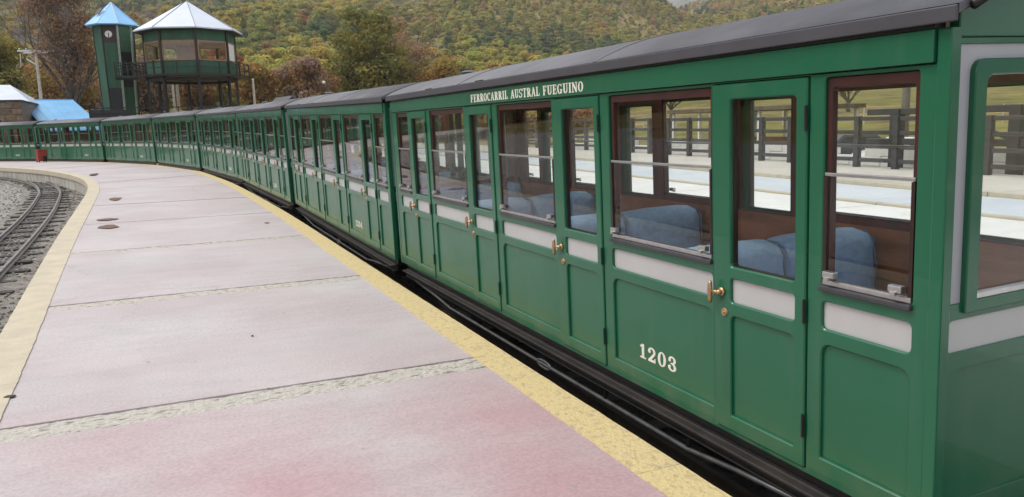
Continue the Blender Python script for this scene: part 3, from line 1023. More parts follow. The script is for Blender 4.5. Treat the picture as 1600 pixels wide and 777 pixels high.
def side_meshes():
    d = {}
    holes = []
    for a, b in WIN:
        holes.append(rrect(a, b, Z_SILL, Z_WTOP, 0.012))
        holes.append(rrect(a, b, *BAND, 0.022))
        holes.append(rrect(a, b, *PANEL, 0.045, top_only=True))
    for a, b in DOOR:
        holes.append(rect(a - 0.004, b + 0.004, 0.022, Z_TOP - 0.002))
    d['side'] = plate(rect(0, CL, 0, Z_TOP + 0.004), holes, 0.0, 0.045, 0.005)
    w = 0.58
    d['door'] = plate(rect(0, w, 0.026, Z_TOP - 0.006), [rrect(0.06, 0.46, 0.815, 1.567, 0.014), rrect(0.06, 0.46, *BAND, 0.016), rrect(0.06, 0.46, *PANEL, 0.03, top_only=True)], -0.009, 0.035, 0.005)
    d['dpane'] = MB().box(0.020, 0.024, 0.05, 0.47, 0.805, 1.577).mesh('pane')
    d['dbead'] = plate(rrect(0.058, 0.462, 0.813, 1.569, 0.01), [rrect(0.063, 0.457, 0.818, 1.564, 0.01)], 0.010, 0.034, 0.0)
    d['dband'] = MB().box(0.007, 0.018, 0.045, 0.475, BAND[0] - 0.012, BAND[1] + 0.012).mesh('band')
    d['dpanel'] = MB().box(0.007, 0.018, 0.045, 0.475, PANEL[0] - 0.014, PANEL[1] + 0.014).mesh('panel')
    # brass door handle: rose, neck and vertical grip
    h = MB()
    h.tube([(-0.010, 0.515, 0.69), (-0.020, 0.515, 0.69)], 0.020, 12)
    h.tube([(-0.019, 0.515, 0.69), (-0.040, 0.515, 0.69)], [0.012, 0.010], 10)
    h.tube([(-0.034, 0.515, 0.69), (-0.040, 0.562, 0.688)], [0.009, 0.007], 8)
    h.tube([(-0.040, 0.563, 0.632), (-0.042, 0.564, 0.646), (-0.043, 0.564, 0.69), (-0.042, 0.564, 0.724), (-0.040, 0.563, 0.738)], [0.005, 0.0105, 0.0125, 0.0105, 0.005], 8)
    d['handle'] = h.mesh('handle', True)
    k = MB()
    k.tube([(-0.009, 0.500, 0.594), (-0.016, 0.500, 0.594)], [0.021, 0.018], 14)
    k.tube([(-0.015, 0.500, 0.594), (-0.022, 0.500, 0.594)], 0.006, 8)
    d['lock'] = k.mesh('lock')
    g = MB().tube([(-0.011, 0.0, -0.05), (-0.011, 0.0, 0.05)], 0.0062, 8)
    g.box(-0.0105, -0.0085, -0.009, 0.009, -0.045, 0.045)
    d['hinge'] = g.mesh('hinge')
    for nm, wd in (('narrow', 0.41), ('wide', 0.905)):
        d['win_' + nm] = plate(rect(0.002, wd - 0.002, Z_SILL + 0.002, Z_WTOP - 0.002), [rrect(0.024, wd - 0.024, Z_SILL + 0.018, Z_WTOP - 0.040, 0.012)], 0.014, 0.046, 0.003)
        d['pane_up_' + nm] = MB().box(0.026, 0.030, 0.016, wd - 0.016, Z_RAIL - 0.02, Z_WTOP - 0.03).mesh('pane')
        d['pane_lo_' + nm] = MB().box(0.006, 0.010, 0.006, wd - 0.006, Z_SILL + 0.012, Z_RAIL).mesh('pane')
        d['rail_' + nm] = MB().cham(0.002, 0.0135, 0.004, wd - 0.004, Z_RAIL - 0.0065, Z_RAIL + 0.0065, 0.0025).mesh('sash_rail')
        d['brail_' + nm] = MB().cham(-0.002, 0.0135, 0.004, wd - 0.004, Z_SILL + 0.003, Z_SILL + 0.024, 0.003).mesh('bottom_rail')
        d['sill_' + nm] = MB().cham(-0.018, 0.012, -0.006, wd + 0.006, Z_SILL - 0.020, Z_SILL + 0.002, 0.005).mesh('sill')
        d['stop_' + nm] = MB().box(0.0005, 0.0135, 0.0022, 0.017, Z_SILL + 0.024, Z_RAIL - 0.009).mesh('sash_stop')
    l = MB().cham(-0.024, 0.004, -0.028, 0.028, -0.013, 0.013, 0.004)
    l.cham(-0.034, -0.018, -0.012, 0.012, -0.022, -0.006, 0.003)
    d['latch'] = l.mesh('latch')
    return d
S = side_meshes()

def text_number(n):
    return lettering(n, -0.001 + 0.015, 1.865, 0.170, 0.082, 0.345, 0.17)

def build_side(car, far=False):
    fx = (lambda me: flipx(me.copy())) if far else (lambda me: me)
    off = Vector((0, 0, 0))
    def put(name, key, material, parent, y=0.0, z=0.0):
        me = FAR.setdefault(key, fx(S[key])) if far else S[key]
        o = obj(name, me, material, parent)
        o.location = (0, y, z)
        return o
    put('side_wall', 'side', M['green'], car)
    # panels behind the openings
    for a, b in WIN:
        x0, x1 = (0.015, 0.027) if not far else (CW - 0.027, CW - 0.015)
        MB().box(x0, x1, a - 0.012, b + 0.012, BAND[0] - 0.012, BAND[1] + 0.012).build('band_panel', M['band'], car)
        MB().box(x0, x1, a - 0.012, b + 0.012, PANEL[0] - 0.014, PANEL[1] + 0.014).build('lower_panel', M['green'], car)
    for a, b in WIN:
        nm = 'narrow' if b - a < 0.6 else 'wide'
        w = put('window', 'win_' + nm, M['frame_red'], car, a)
        put('pane', 'pane_up_' + nm, M['glass'], w)
        put('pane', 'pane_lo_' + nm, M['glass'], w)
        put('sash_rail', 'rail_' + nm, M['silver'], w)
        put('bottom_rail', 'brail_' + nm, M['silver'], w)
        put('sill', 'sill_' + nm, M['ledge'], w)
        so = put('sash_stop', 'stop_' + nm, M['frame_dark'], w)
        so2 = put('sash_stop', 'stop_' + nm, M['frame_dark'], w, y=(b - a) - 0.0192)
        put('latch', 'latch', M['silver'], w, 0.055, Z_SILL + 0.05)
        put('latch', 'latch', M['silver'], w, (b - a) - 0.05, Z_SILL + 0.05)
    for a, b in DOOR:
        dr = put('door', 'door', M['green'], car, a)
        put('pane', 'dpane', M['glass'], dr)
        put('glazing_bead', 'dbead', M['frame_dark'], dr)
        put('band_panel', 'dband', M['band'], dr)
        put('lower_panel', 'dpanel', M['green'], dr)
        put('handle', 'handle', M['brass'], dr)
        put('lock', 'lock', M['brass'], dr)
        for z in (1.477, 0.70, 0.21):
            put('hinge', 'hinge', M['black'], dr, 0.004, z)
    # inner lining with the window openings
    holes = [rect(a + 0.006, b - 0.006, Z_SILL + 0.006, Z_WTOP - 0.02) for a, b in WIN] + [rect(a + 0.03, a + 0.535, 0.800, 1.585) for a, b in DOOR]
    me = plate(rect(0.05, CL - 0.05, 0.79, 1.72), holes, 0.048, 0.058, 0.0)
    me2 = MB().box(0.047, 0.057, 0.05, CL - 0.05, 0.02, 0.79).mesh('lining')
    if far: flipx(me); flipx(me2)
    obj('upper_lining', me, M['wood_red'], car)
    obj('lower_lining', me2, M['wood_brown'], car)
    return
FAR = {}

def build_end(car, far=False):
    y_at = CL if far else None
    P = lambda outer, holes, a, b, bev=0.004: swapxy(plate(outer, holes, a, b, bev), y_at)
    gl = rrect(0.18, CW - 0.18, 0.842, 1.60, 0.035, top_only=True, seg=4)
    # green corner posts, rails and window surround
    e = obj('end_wall', P(rect(0.0455, CW - 0.0455, 0.02, 1.72), [rrect(0.06, CW - 0.06, 0.662, 0.778, 0.02), rrect(0.06, CW - 0.06, 0.10, 0.60, 0.05, top_only=True), rect(0.047, CW - 0.047, 0.835, 1.70)], 0.010, 0.045), M['green'], car)
    for x0, x1 in ((-0.004, 0.045), (CW - 0.045, CW + 0.004)):
        y0, y1 = (-0.006, 0.046) if not far else (CL - 0.046, CL + 0.006)
        MB().cham(x0, x1, y0, y1, 0.002, 1.752, 0.006).build('corner_post', M['green'], car)
    obj('grey_board', P(rect(0.046, CW - 0.046, 0.83, 1.715), [rrect(0.15, CW - 0.15, 0.86, 1.62, 0.07, top_only=True, seg=4)], 0.018, 0.036, 0.0), M['endgrey'], car)
    wf = obj('end_window', P(rrect(0.12, CW - 0.12, 0.80, 1.652, 0.045, top_only=True, seg=5), [gl], -0.004, 0.055), M['green'], car)
    obj('pane', P(rrect(0.17, CW - 0.17, 0.832, 1.61, 0.07, top_only=True, seg=4), [], 0.026, 0.030, 0.0), M['glass'], wf)
    obj('mullion', P(rect(CW / 2 - 0.03, CW / 2 + 0.03, 0.83, 1.605), [], 0.004, 0.050), M['green'], wf)
    obj('bottom_rail', P(rect(0.18, CW - 0.18, 0.842, 0.862), [], 0.004, 0.024, 0.002), M['silver'], wf)
    obj('band_panel', P(rect(0.05, CW - 0.05, 0.65, 0.79), [], 0.018, 0.032, 0.0), M['band'], car)
    obj('lower_panel', P(rect(0.05, CW - 0.05, 0.08, 0.61), [], 0.020, 0.034, 0.0), M['green'], car)
    arch = [(x, 1.722 + 0.0) for x in (0.046, CW - 0.046)] + [(CW - 0.046 - (CW - 0.092) * k / 12, roof_z(CW - 0.046 - (CW - 0.092) * k / 12) - 0.03) for k in range(13)]
    obj('gable_board', P(arch, [], 0.004, 0.045), M['green'], car)
    obj('end_lining', P(rect(0.09, CW - 0.09, 0.03, 1.72), [rect(0.18, CW - 0.18, 0.842, 1.60)], 0.060, 0.072, 0.0), M['wood_red'], car)

def roof_z(x):
    t = (x - CW / 2) / (CW / 2 + 0.05)
    return 1.968 - 0.178 * abs(t) ** 2.2

def build_car():
    car = empty('railway_carriage')
    build_side(car)
    build_side(car, True)
    build_end(car)
    build_end(car, True)
    # cornice boards above the windows
    for x0, x1 in ((-0.016, 0.044), (CW - 0.044, CW + 0.016)):
        MB().cham(x0, x1, 0.05, CL - 0.05, Z_TOP + 0.006, 1.752, 0.004).build('cornice', M['green'], car)
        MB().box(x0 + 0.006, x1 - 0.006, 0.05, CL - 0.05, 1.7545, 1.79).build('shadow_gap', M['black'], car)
    # arched roof with thickness, seams and edge boards
    n = 24
    vs, fs = [], []
    for y in (-0.045, CL + 0.045):
        for k in range(n + 1):
            x = -0.028 + (CW + 0.056) * k / n
            vs.append((x, y, roof_z(x) + 0.018))
        for k in range(n + 1):
            x = -0.028 + (CW + 0.056) * k / n
            vs.append((x, y, roof_z(x) - 0.012))
    w = 2 * (n + 1)
    for k in range(n):
        fs.append((k, k + 1, w + k + 1, w + k))
        fs.append((n + 1 + k, w + n + 1 + k, w + n + 2 + k, n + 2 + k))
        fs.append((k, n + 1 + k, n + 2 + k, k + 1))
        fs.append((w + k, w + k + 1, w + n + 2 + k, w + n + 1 + k))
    roof = MB().add(vs, fs).build('roof', M['roof'], car, smooth=False)
    fixn(roof.data)
    for p in roof.data.polygons:
        p.use_smooth = abs(p.normal.y) < 0.5
    for x0, x1 in ((-0.040, -0.028), (CW + 0.028, CW + 0.040)):
        MB().cham(x0, x1, -0.045, CL + 0.045, 1.765, 1.815, 0.004).build('roof_edge', M['fascia'], roof)
    for y in (2.2, 4.44):
        sm = MB()
        for k in range(n):
            xa, xb = -0.028 + (CW + 0.056) * k / n, -0.028 + (CW + 0.056) * (k + 1) / n
            sm.add([(xa, y - .015, roof_z(xa) + .0175), (xa, y + .015, roof_z(xa) + .0175), (xb, y + .015, roof_z(xb) + .0175), (xb, y - .015, roof_z(xb) + .0175),
                    (xa, y - .012, roof_z(xa) + .023), (xa, y + .012, roof_z(xa) + .023), (xb, y + .012, roof_z(xb) + .023), (xb, y - .012, roof_z(xb) + .023)],
                   [(4, 7, 6, 5), (0, 4, 5, 1), (1, 5, 6, 2), (2, 6, 7, 3), (3, 7, 4, 0)])
        sm.build('seam', M['roof'], roof)
    for y in (3.9, 5.15):
        MB().cham(-0.034, -0.004, y, y + 0.14, 1.812, 1.826, 0.003).build('gutter_clip', M['black'], roof)
    vt = MB()
    for k in range(8):
        pass
    vt.tube([(CW * 0.42, 5.9, roof_z(CW * 0.42) + 0.01), (CW * 0.42, 5.9, roof_z(CW * 0.42) + 0.035)], [0.075, 0.07], 14)
    vt.tube([(CW * 0.42, 5.9, roof_z(CW * 0.42) + 0.035), (CW * 0.42, 5.9, roof_z(CW * 0.42) + 0.055)], [0.095, 0.04], 14)
    vt.build('ventilator', M['roof'], roof)
    for y in (-0.058, CL + 0.058):
        pts = [(0.02 + (CW - 0.04) * k / 14, y, roof_z(0.02 + (CW - 0.04) * k / 14) - 0.002 if 0 < k < 14 else roof_z(0.02) - 0.01) for k in range(15)]
        MB().tube(pts, 0.016, 8).build('end_pipe', M['black'], roof, smooth=True)
    # interior
    MB().box(0.08, CW - 0.08, 0.075, CL - 0.075, 0.03, 0.07).build('floor', M['floor_wood'], car)
    cm = MB()
    for k in range(12):
        xa, xb = 0.05 + (CW - 0.10) * k / 12, 0.05 + (CW - 0.10) * (k + 1) / 12
        cm.add([(xa, 0.08, roof_z(xa) - .05), (xb, 0.08, roof_z(xb) - .05), (xb, CL - .08, roof_z(xb) - .05), (xa, CL - .08, roof_z(xa) - .05),
                (xa, 0.08, roof_z(xa) - .035), (xb, 0.08, roof_z(xb) - .035), (xb, CL - .08, roof_z(xb) - .035), (xa, CL - .08, roof_z(xa) - .035)],
               [(0, 3, 2, 1), (4, 5, 6, 7)])
    cm.build('ceiling', mat('varnished_ceiling', (0.46, 0.32, 0.21), 0.4, noise=6, var=0.15), car)
    def cushion_back(mb, x0, x1, yc, back, z0, z1):
        """padded backrest: bulging faces, rolled top, soft ends"""
        nx, prof = 12, []
        for k in range(21):
            t = k / 20
            a = math.pi * (t - 0.5) * 2
            # closed section in (y,z): up the front, over the rolled top, down the back
            if t < 0.4:
                q = t / 0.4; prof.append((-(0.80 + 0.20 * math.sin(math.pi * (0.15 + 0.8 * q))), q * 0.86))
            elif t <= 0.6:
                q = (t - 0.4) / 0.2; an = math.pi * (1 - q); prof.append((0.90 * math.cos(an), 0.86 + 0.14 * math.sin(an)))
            else:
                q = 1 - (t - 0.6) / 0.4; prof.append(((0.80 + 0.20 * math.sin(math.pi * (0.15 + 0.8 * q))), q * 0.86))
        n = len(prof); vs, fs = [], []
        for i in range(nx + 1):
            u_ = i / nx
            e = min(1.0, min(u_, 1 - u_) * 9 + 0.30) ** 0.5
            top = 1.0 - 0.05 * (2 * u_ - 1) ** 4 - (0.06 if i in (0, nx) else 0.0)
            for py, pz in prof:
                vs.append((x0 + (x1 - x0) * u_, yc + py * back * e, z0 + (z1 - z0) * pz * top))
        for i in range(nx):
            for k in range(n - 1):
                fs.append((i * n + k, (i + 1) * n + k, (i + 1) * n + k + 1, i * n + k + 1))
            fs.append((i * n + n - 1, (i + 1) * n + n - 1, (i + 1) * n, i * n))
        fs.append(tuple(range(n))); fs.append(tuple(nx * n + k for k in range(n - 1, -1, -1)))
        mb.add(vs, fs)
    def bench(yc, back, cush):
        b = MB()
        for x0, x1 in ((0.10, 0.752), (0.762, CW - 0.10)):
            cushion_back(b, x0, x1, yc, back, 0.30, 0.805)
        o = b.build('bench', M['seat'], car, smooth=True)
        fixn(o.data)
        p = MB()
        for x in (0.128, 0.757, CW - 0.128):
            e = 0.60 if x == 0.757 else 0.90
            p.tube([(x, yc - back * 0.93 * e, 0.42), (x, yc - back * 0.99 * e, 0.60), (x, yc - back * 0.84 * e, 0.735), (x, yc - back * 0.45 * e, 0.775), (x, yc + back * 0.45 * e, 0.775), (x, yc + back * 0.84 * e, 0.735), (x, yc + back * 0.99 * e, 0.60), (x, yc + back * 0.93 * e, 0.42)], 0.007, 5)
        p.build('piping', M['seat_piping'], o, smooth=True)
        for y0, y1 in cush:
            c = MB()
            for x0, x1 in ((0.10, 0.755), (0.760, CW - 0.10)):
                c.cham(x0, x1, y0, y1, 0.30, 0.45, 0.045)
            c.build('cushion', M['seat'], o, smooth=True)
            MB().box(0.12, CW - 0.12, y0 + 0.03, y1 - 0.03, 0.072, 0.30).build('seat_box', M['wood_brown'], o)
        return o
    for a, b in WIN[1:4]:
        yc = (a + b) / 2 - 0.02
        bench(yc, 0.165, ((yc - 0.57, yc - 0.14), (yc + 0.14, yc + 0.57)))
    bench(0.17, 0.08, ((0.22, 0.55),))
    bench(CL - 0.17, 0.08, ((CL - 0.55, CL - 0.22),))
    # underframe
    MB().box(0.05, CW - 0.05, 0.06, CL - 0.06, -0.06, 0.018).build('floor_frame', M['black'], car)
    for x0, x1 in ((0.018, 0.055), (CW - 0.055, CW - 0.018)):
        mbx = MB()
        mbx.cham(x0, x1, 0.10, CL - 0.10, -0.135, -0.062, 0.006)
        mbx.cham(x0 - (0.045 if x0 < 0.5 else -0.0), x1 + (0.045 if x0 > 0.5 else 0.0), 0.10, CL - 0.10, -0.085, -0.068, 0.004)
        mbx.cham(x0 - (0.010 if x0 < 0.5 else -0.0), x1 + (0.010 if x0 > 0.5 else 0.0), 0.10, CL - 0.10, -0.146, -0.1355, 0.003)
        mbx.build('sole_bar', M['blackgloss'], car)
    rod = MB()
    xr = 0.0
    rod.tube([(xr + .02, 6.2, -0.14), (xr + .02, 5.55, -0.18), (xr + .03, 5.15, -0.228), (xr + .03, 3.2, -0.232), (xr + .03, 1.45, -0.228), (xr + .02, 1.05, -0.18), (xr + .02, 0.4, -0.14)], 0.014, 8)
    tr = rod.build('truss_rod', M['pipe'], car, smooth=True)
    lp = MB()
    loop = []
    for k in range(17):
        a = 2 * math.pi * k / 16
        loop.append((xr + .028, 3.15 + 0.11 * math.cos(a), -0.232 + 0.026 * math.sin(a)))
    lp.tube(loop, 0.011, 6, caps=False).build('turnbuckle', M['pipe'], tr, smooth=True)
    for y in (5.15, 4.3, 2.3, 1.45):
        MB().bar((xr + 0.04, y, -0.14), (xr + .03, y, -0.238), 0.02, 0.014).build('hanger', M['black'], tr)
    for yb in (1.35, 5.29):
        fr = MB()
        for x in (0.30, CW - 0.30):
            fr.cham(x - 0.03, x + 0.03, yb - 0.62, yb + 0.62, -0.36, -0.24, 0.01)
        fr.cham(0.33, CW - 0.33, yb - 0.10, yb + 0.10, -0.33, -0.19, 0.01)
        bg = fr.build('bogie', M['black'], car)
        for dy in (-0.40, 0.40):
            wh = MB()
            wh.tube([(0.36, yb + dy, -0.335), (CW - 0.36, yb + dy, -0.335)], 0.03, 8)
            for x, s in ((0.47, 1), (CW - 0.47, -1)):
                wh.tube([(x, yb + dy, -0.335), (x + 0.015 * s, yb + dy, -0.335), (x + 0.016 * s, yb + dy, -0.335), (x + 0.06 * s, yb + dy, -0.335)], [0.215, 0.215, 0.245, 0.245][::1], 20)
            wh.build('wheelset', M['blackgloss'], bg)
    for y0, y1 in ((-0.13, 0.06), (CL - 0.06, CL + 0.13)):
        MB().cham(CW / 2 - 0.07, CW / 2 + 0.07, y0, y1, -0.17, -0.07, 0.015).build('coupler', M['black'], car)
    return car

car1 = build_car()
# little bolts on the third door of the leading carriage are skipped beyond this scale; carriage number is a part
CARS = [  # near lower corner on the platform side, heading, number
    ((2.3696, 1.78), 0.0, '1203'),
    ((2.335, 8.56), -0.45, '1204'),
    ((2.24, 15.50), -2.1, '1205'),
    ((2.02, 22.45), -5.9, '1206'),
    ((1.27, 29.30), -11.5, '1207'),
    ((-0.13, 36.05), -18.8, '1208'),
    ((-2.40, 42.55), -29.2, '1209'),
    ((-5.85, 48.50), -39.0, '1210'),
    ((-10.30, 53.75), -47.0, '1211'),
]
Z0 = 0.1365
def place_car(c, i):
    (x, y), hd, num = CARS[i]
    y2 = y + CL * math.cos(R(hd))
    z = Z0 + rise(y) - rise(1.8) * (1 if i else 1)
    gr = math.atan2(rise(y2) - rise(y), CL) if i else 0.0
    if i:
        z = Z0 + rise(y) - (0.045 if i == 1 else 0.01)
    if i == 1:
        gr += 0.04 / CL
    c.location = (x, y, z)
    c.rotation_euler = (gr, R(-1.5), R(-hd))
    obj('number', text_number(num), M['white_letter'], c)
LABS = ['nearest green carriage numbered 1203 with gold-white railway lettering on its cornice',
        'green carriage numbered 1204, second in the train, coupled behind the lettered one',
        'third green carriage of the train, at the start of the curve',
        'fourth green carriage of the train, its panels catching pale reflections',
        'fifth green carriage of the train, below the octagonal cabin',
        'sixth green carriage of the train, below the slim pointed tower',
        'seventh green carriage, on the bend just right of the red box',
        'eighth green carriage, on the bend left of the red box at the picture edge',
        'ninth green carriage, last before the picture ends at the left']
cars = [car1]
for i in range(1, len(CARS)):
    cars.append(copy_tree(car1))
for i, c in enumerate(cars):
    place_car(c, i)
    tag(c, LABS[i], 'railway carriage', 'green carriages of the train')
for word_, y_, w_ in (('FERROCARRIL', 4.19, 0.735), ('AUSTRAL', 3.405, 0.465), ('FUEGUINO', 2.892, 0.535)):
    obj('lettering', lettering(word_, -0.017, y_, 1.664, 0.060, w_, 0.09), M['white_letter'], car1)
# numbers sit in the recess of the lower panel under the second window

# ------------------------------------------------------------------ track under the train
TT = Path([(3.1, -8), (3.1, -2), (3.1, 5)] + [(x + 0.76 * math.cos(R(h)), y - 0.0 + 0.76 * math.sin(R(-h))) for (x, y), h, _ in CARS[1:]] + [(-15.0, 58.3)])
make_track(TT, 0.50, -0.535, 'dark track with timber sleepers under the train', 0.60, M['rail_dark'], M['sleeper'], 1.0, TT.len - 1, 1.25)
tag(ballast('ballast_bed', TT, -1.3, 1.15, -0.555, M['dark_bed'], amp=0.02), 'dark ballast bed under the train', kind='structure')
def place_train(g):
    p = TT.off(6 + 24 * g.random() ** 1.4, g.uniform(0.30, 1.0))
    return p.x, p.y
stones('dark_ballast_stones', 'dark ballast stones beside the train', 3500, place_train, 0.03, mat('dark_stone', (0.10, 0.092, 0.085), 0.9, noise=4, var=0.25, coords='Generated'), 9, lambda x, y: rise(y) - 0.555)  # darker base colour than the stones around the low track

# ------------------------------------------------------------------ buildings behind the train
M['twr_green'] = mat('tower_green_boards', (0.028, 0.110, 0.064), 0.6, noise=3, var=0.15, scale3=(1, 1, 0.2), bump=(7, 0.2, 0.02))
M['twr_green2'] = mat('tower_pale_green_board', (0.050, 0.13, 0.065), 0.6, noise=3, var=0.15)
M['twr_black'] = mat('tower_black_sheet', (0.016, 0.017, 0.022), 0.5, noise=3, var=0.15)
M['twr_brown'] = mat('tower_brown_panel', (0.055, 0.035, 0.032), 0.6, noise=3, var=0.15)
M['twr_trim'] = mat('pale_grey_trim', (0.36, 0.42, 0.37), 0.5, noise=5, var=0.12)
M['blue_roof'] = mat('light_blue_sheet_roof', (0.25, 0.54, 0.86), 0.35, noise=0.6, var=0.06, coat=0.1)
M['white_roof'] = mat('white_sheet_roof', (0.64, 0.69, 0.79), 0.38, noise=0.8, var=0.05)
M['tan_wood'] = mat('tan_window_wood', (0.34, 0.20, 0.11), 0.6, noise=8, var=0.15)
M['room'] = mat('beige_room_wall', (0.72, 0.58, 0.50), 0.7, noise=2, var=0.08)
M['white_paint'] = mat('white_paint', (0.76, 0.75, 0.73), 0.5, noise=4, var=0.06)
M['stonewall'] = mat('rubble_stone', (0.28, 0.19, 0.13), 0.9, noise=3, col2=(0.14, 0.11, 0.09), bump=(5, 0.8, 0.06))
M['pale_pole'] = mat('pale_pole_paint', (0.55, 0.50, 0.44), 0.6, noise=5, var=0.1)

def ngon_ring(r, n, a0, z, c=(0, 0)):
    return [(c[0] + r * math.sin(R(a0 + 360 * k / n)), c[1] - r * math.cos(R(a0 + 360 * k / n)), z) for k in range(n)]

def frustum(mb, ra, rb, za, zb, n, a0):
    A, B = ngon_ring(ra, n, a0, za), ngon_ring(rb, n, a0, zb)
    mb.add(A + B, [(k, (k + 1) % n, n + (k + 1) % n, n + k) for k in range(n)] + [tuple(range(n - 1, -1, -1)), tuple(range(n, 2 * n))])
    return mb

# slim octagonal tower
tw = tag(empty('slim_tower', (-2.12, 63.5, 0)), 'slim octagonal green tower with pale blue pointed roof and round white emblem', 'tower')
A0 = 12
frustum(MB(), 1.06, 1.30, -0.4, 9.1, 8, A0).build('shaft', M['twr_green'], tw)
def tower_r(z): return 1.06 + 0.24 * (z + 0.4) / 9.5
def face_panel(k, z0, z1, m_, name, inset=0.04, proud=0.02):
    a, b = R(A0 + 45 * k), R(A0 + 45 * (k + 1))
    def pt(t, z, extra):
        r_ = tower_r(z)
        p = Vector((math.sin(a), -math.cos(a))).lerp(Vector((math.sin(b), -math.cos(b))), t) * r_
        nrm = Vector((math.sin((a + b) / 2), -math.cos((a + b) / 2)))
        p = p + nrm * extra
        return (p.x, p.y, z)
    mb = MB()
    mb.add([pt(inset, z0, -.01), pt(1 - inset, z0, -.01), pt(1 - inset, z1, -.01), pt(inset, z1, -.01), pt(inset, z0, proud), pt(1 - inset, z0, proud), pt(1 - inset, z1, proud), pt(inset, z1, proud)],
           [(4, 5, 6, 7), (0, 4, 7, 3), (1, 2, 6, 5), (0, 1, 5, 4), (3, 7, 6, 2)])
    o = mb.build(name, m_, tw)
    fixn(o.data)
    return pt
face_panel(-1, -0.3, 4.85, M['twr_black'], 'dark_panel')
face_panel(-1, 4.9, 7.85, M['twr_green'], 'green_panel')
pt = face_panel(-1, 7.9, 9.05, M['twr_brown'], 'brown_panel')
face_panel(-2, -0.3, 9.05, M['twr_green'], 'green_panel')
face_panel(0, 7.35, 9.05, M['twr_green2'], 'pale_green_panel')
face_panel(0, 4.9, 7.3, M['twr_black'], 'dark_panel')
face_panel(0, -0.3, 4.85, M['twr_green'], 'green_panel')
for k in range(8):
    a = R(A0 + 45 * k)
    big = k in (0, 1)
    MB().bar((math.sin(a) * 1.07, -math.cos(a) * 1.07, -0.4), (math.sin(a) * 1.31, -math.cos(a) * 1.31, 9.08), 0.13 if big else 0.07, 0.13 if big else 0.07, (math.sin(a), -math.cos(a), 0)).build('corner_trim', M['twr_trim'] if big else M['black'], tw)
# round emblem
c0, c1 = Vector(pt(0.42, 8.48, 0.03)), Vector(pt(0.42, 8.48, 0.06))
emb = MB().tube([c0, c1], 0.23, 20).build('emblem', M['white_paint'], tw)
dn = (c1 - c0).normalized()
side = Vector((0, 0, 1)).cross(dn).normalized()
MB().bar(c1 + Vector((0, 0, -0.24)) + dn * .004, c1 + Vector((0, 0, 0.06)) + dn * .004, 0.05, 0.012, dn).build('emblem_mark', M['twr_brown'], emb)
rf = MB()
ring = ngon_ring(1.78, 8, A0, 9.1); ring2 = ngon_ring(1.80, 8, A0, 9.16)
rf.add(ring + ring2 + [(0, 0, 10.78)], [(k, (k + 1) % 8, 8 + (k + 1) % 8, 8 + k) for k in range(8)] + [(8 + k, 8 + (k + 1) % 8, 16) for k in range(8)] + [tuple(range(7, -1, -1))])
tr_ = rf.build('roof', M['blue_roof'], tw)
for k in range(8):
    a = R(A0 + 45 * k)
    MB().bar((math.sin(a) * 1.80, -math.cos(a) * 1.80, 9.165), (0, 0, 10.79), 0.05, 0.03).build('hip_seam', M['white_roof'] if k == 0 else M['blue_roof'], tr_)
a = R(A0 - 67.5)
n1 = Vector((math.sin(a), -math.cos(a), 0))
hb = MB(); base = n1 * 1.05 + Vector((0, 0, 9.86)); s2 = Vector((0, 0, 1)).cross(n1)
hb.add([base + s2 * -.25 + n1 * .02, base + s2 * .22 + n1 * .02, base + s2 * .28 - n1 * .3 + Vector((0, 0, .42)), base + s2 * -.05 - n1 * .28 + Vector((0, 0, .42)),
        base + s2 * -.25 + n1 * .08, base + s2 * .22 + n1 * .08, base + s2 * .28 - n1 * .24 + Vector((0, 0, .45)), base + s2 * -.05 - n1 * .22 + Vector((0, 0, .45))],
       [(4, 5, 6, 7), (0, 1, 5, 4), (1, 2, 6, 5), (2, 3, 7, 6), (3, 0, 4, 7)])
fixn(hb.build('roof_hatch', M['twr_black'], tr_).data)

# octagonal cabin on posts
cb = tag(empty('lookout_cabin', (2.68, 60.5, 0)), 'octagonal green lookout cabin on black posts with a white pointed metal roof', 'cabin')
CA, CR = 4.3, 2.95
frustum(MB(), 3.88, 3.88, 5.36, 5.50, 8, CA).build('deck', M['black'], cb)
MB().box(-4.85, -3.0, -1.9, 0.6, 5.30, 5.44).build('bridge_deck', M['black'], cb)
frustum(MB(), CR, CR, 5.503, 6.40, 8, CA).build('lower_wall', M['twr_green'], cb)
frustum(MB(), CR, CR, 7.70, 8.46, 8, CA).build('upper_wall', M['twr_green'], cb)
frustum(MB(), CR - .12, CR - .12, 6.41, 6.44, 8, CA).build('floor', M['room'], cb)
frustum(MB(), CR - .12, CR - .12, 7.64, 7.69, 8, CA).build('ceiling', M['room'], cb)
MB().box(-0.9, 0.7, 0.9, 1.3, 6.441, 7.639).build('partition', M['room'], cb)
rf = MB()
ring = ngon_ring(3.55, 8, CA, 8.42); ring2 = ngon_ring(3.57, 8, CA, 8.50)
rf.add(ring + ring2 + [(0, 0, 10.62)], [(k, (k + 1) % 8, 8 + (k + 1) % 8, 8 + k) for k in range(8)] + [(8 + k, 8 + (k + 1) % 8, 16) for k in range(8)])
cr_ = rf.build('roof', M['white_roof'], cb)
frustum(MB(), 3.54, 3.54, 8.36, 8.418, 8, CA).build('eaves', M['black'], cr_)
for k in range(8):
    a = R(CA + 45 * k)
    MB().bar((math.sin(a) * 3.57, -math.cos(a) * 3.57, 8.502), (0, 0, 10.63), 0.045, 0.03).build('hip_seam', mat('seam_grey', (0.30, 0.31, 0.36), 0.5) if k == 0 else M['fascia'], cr_)
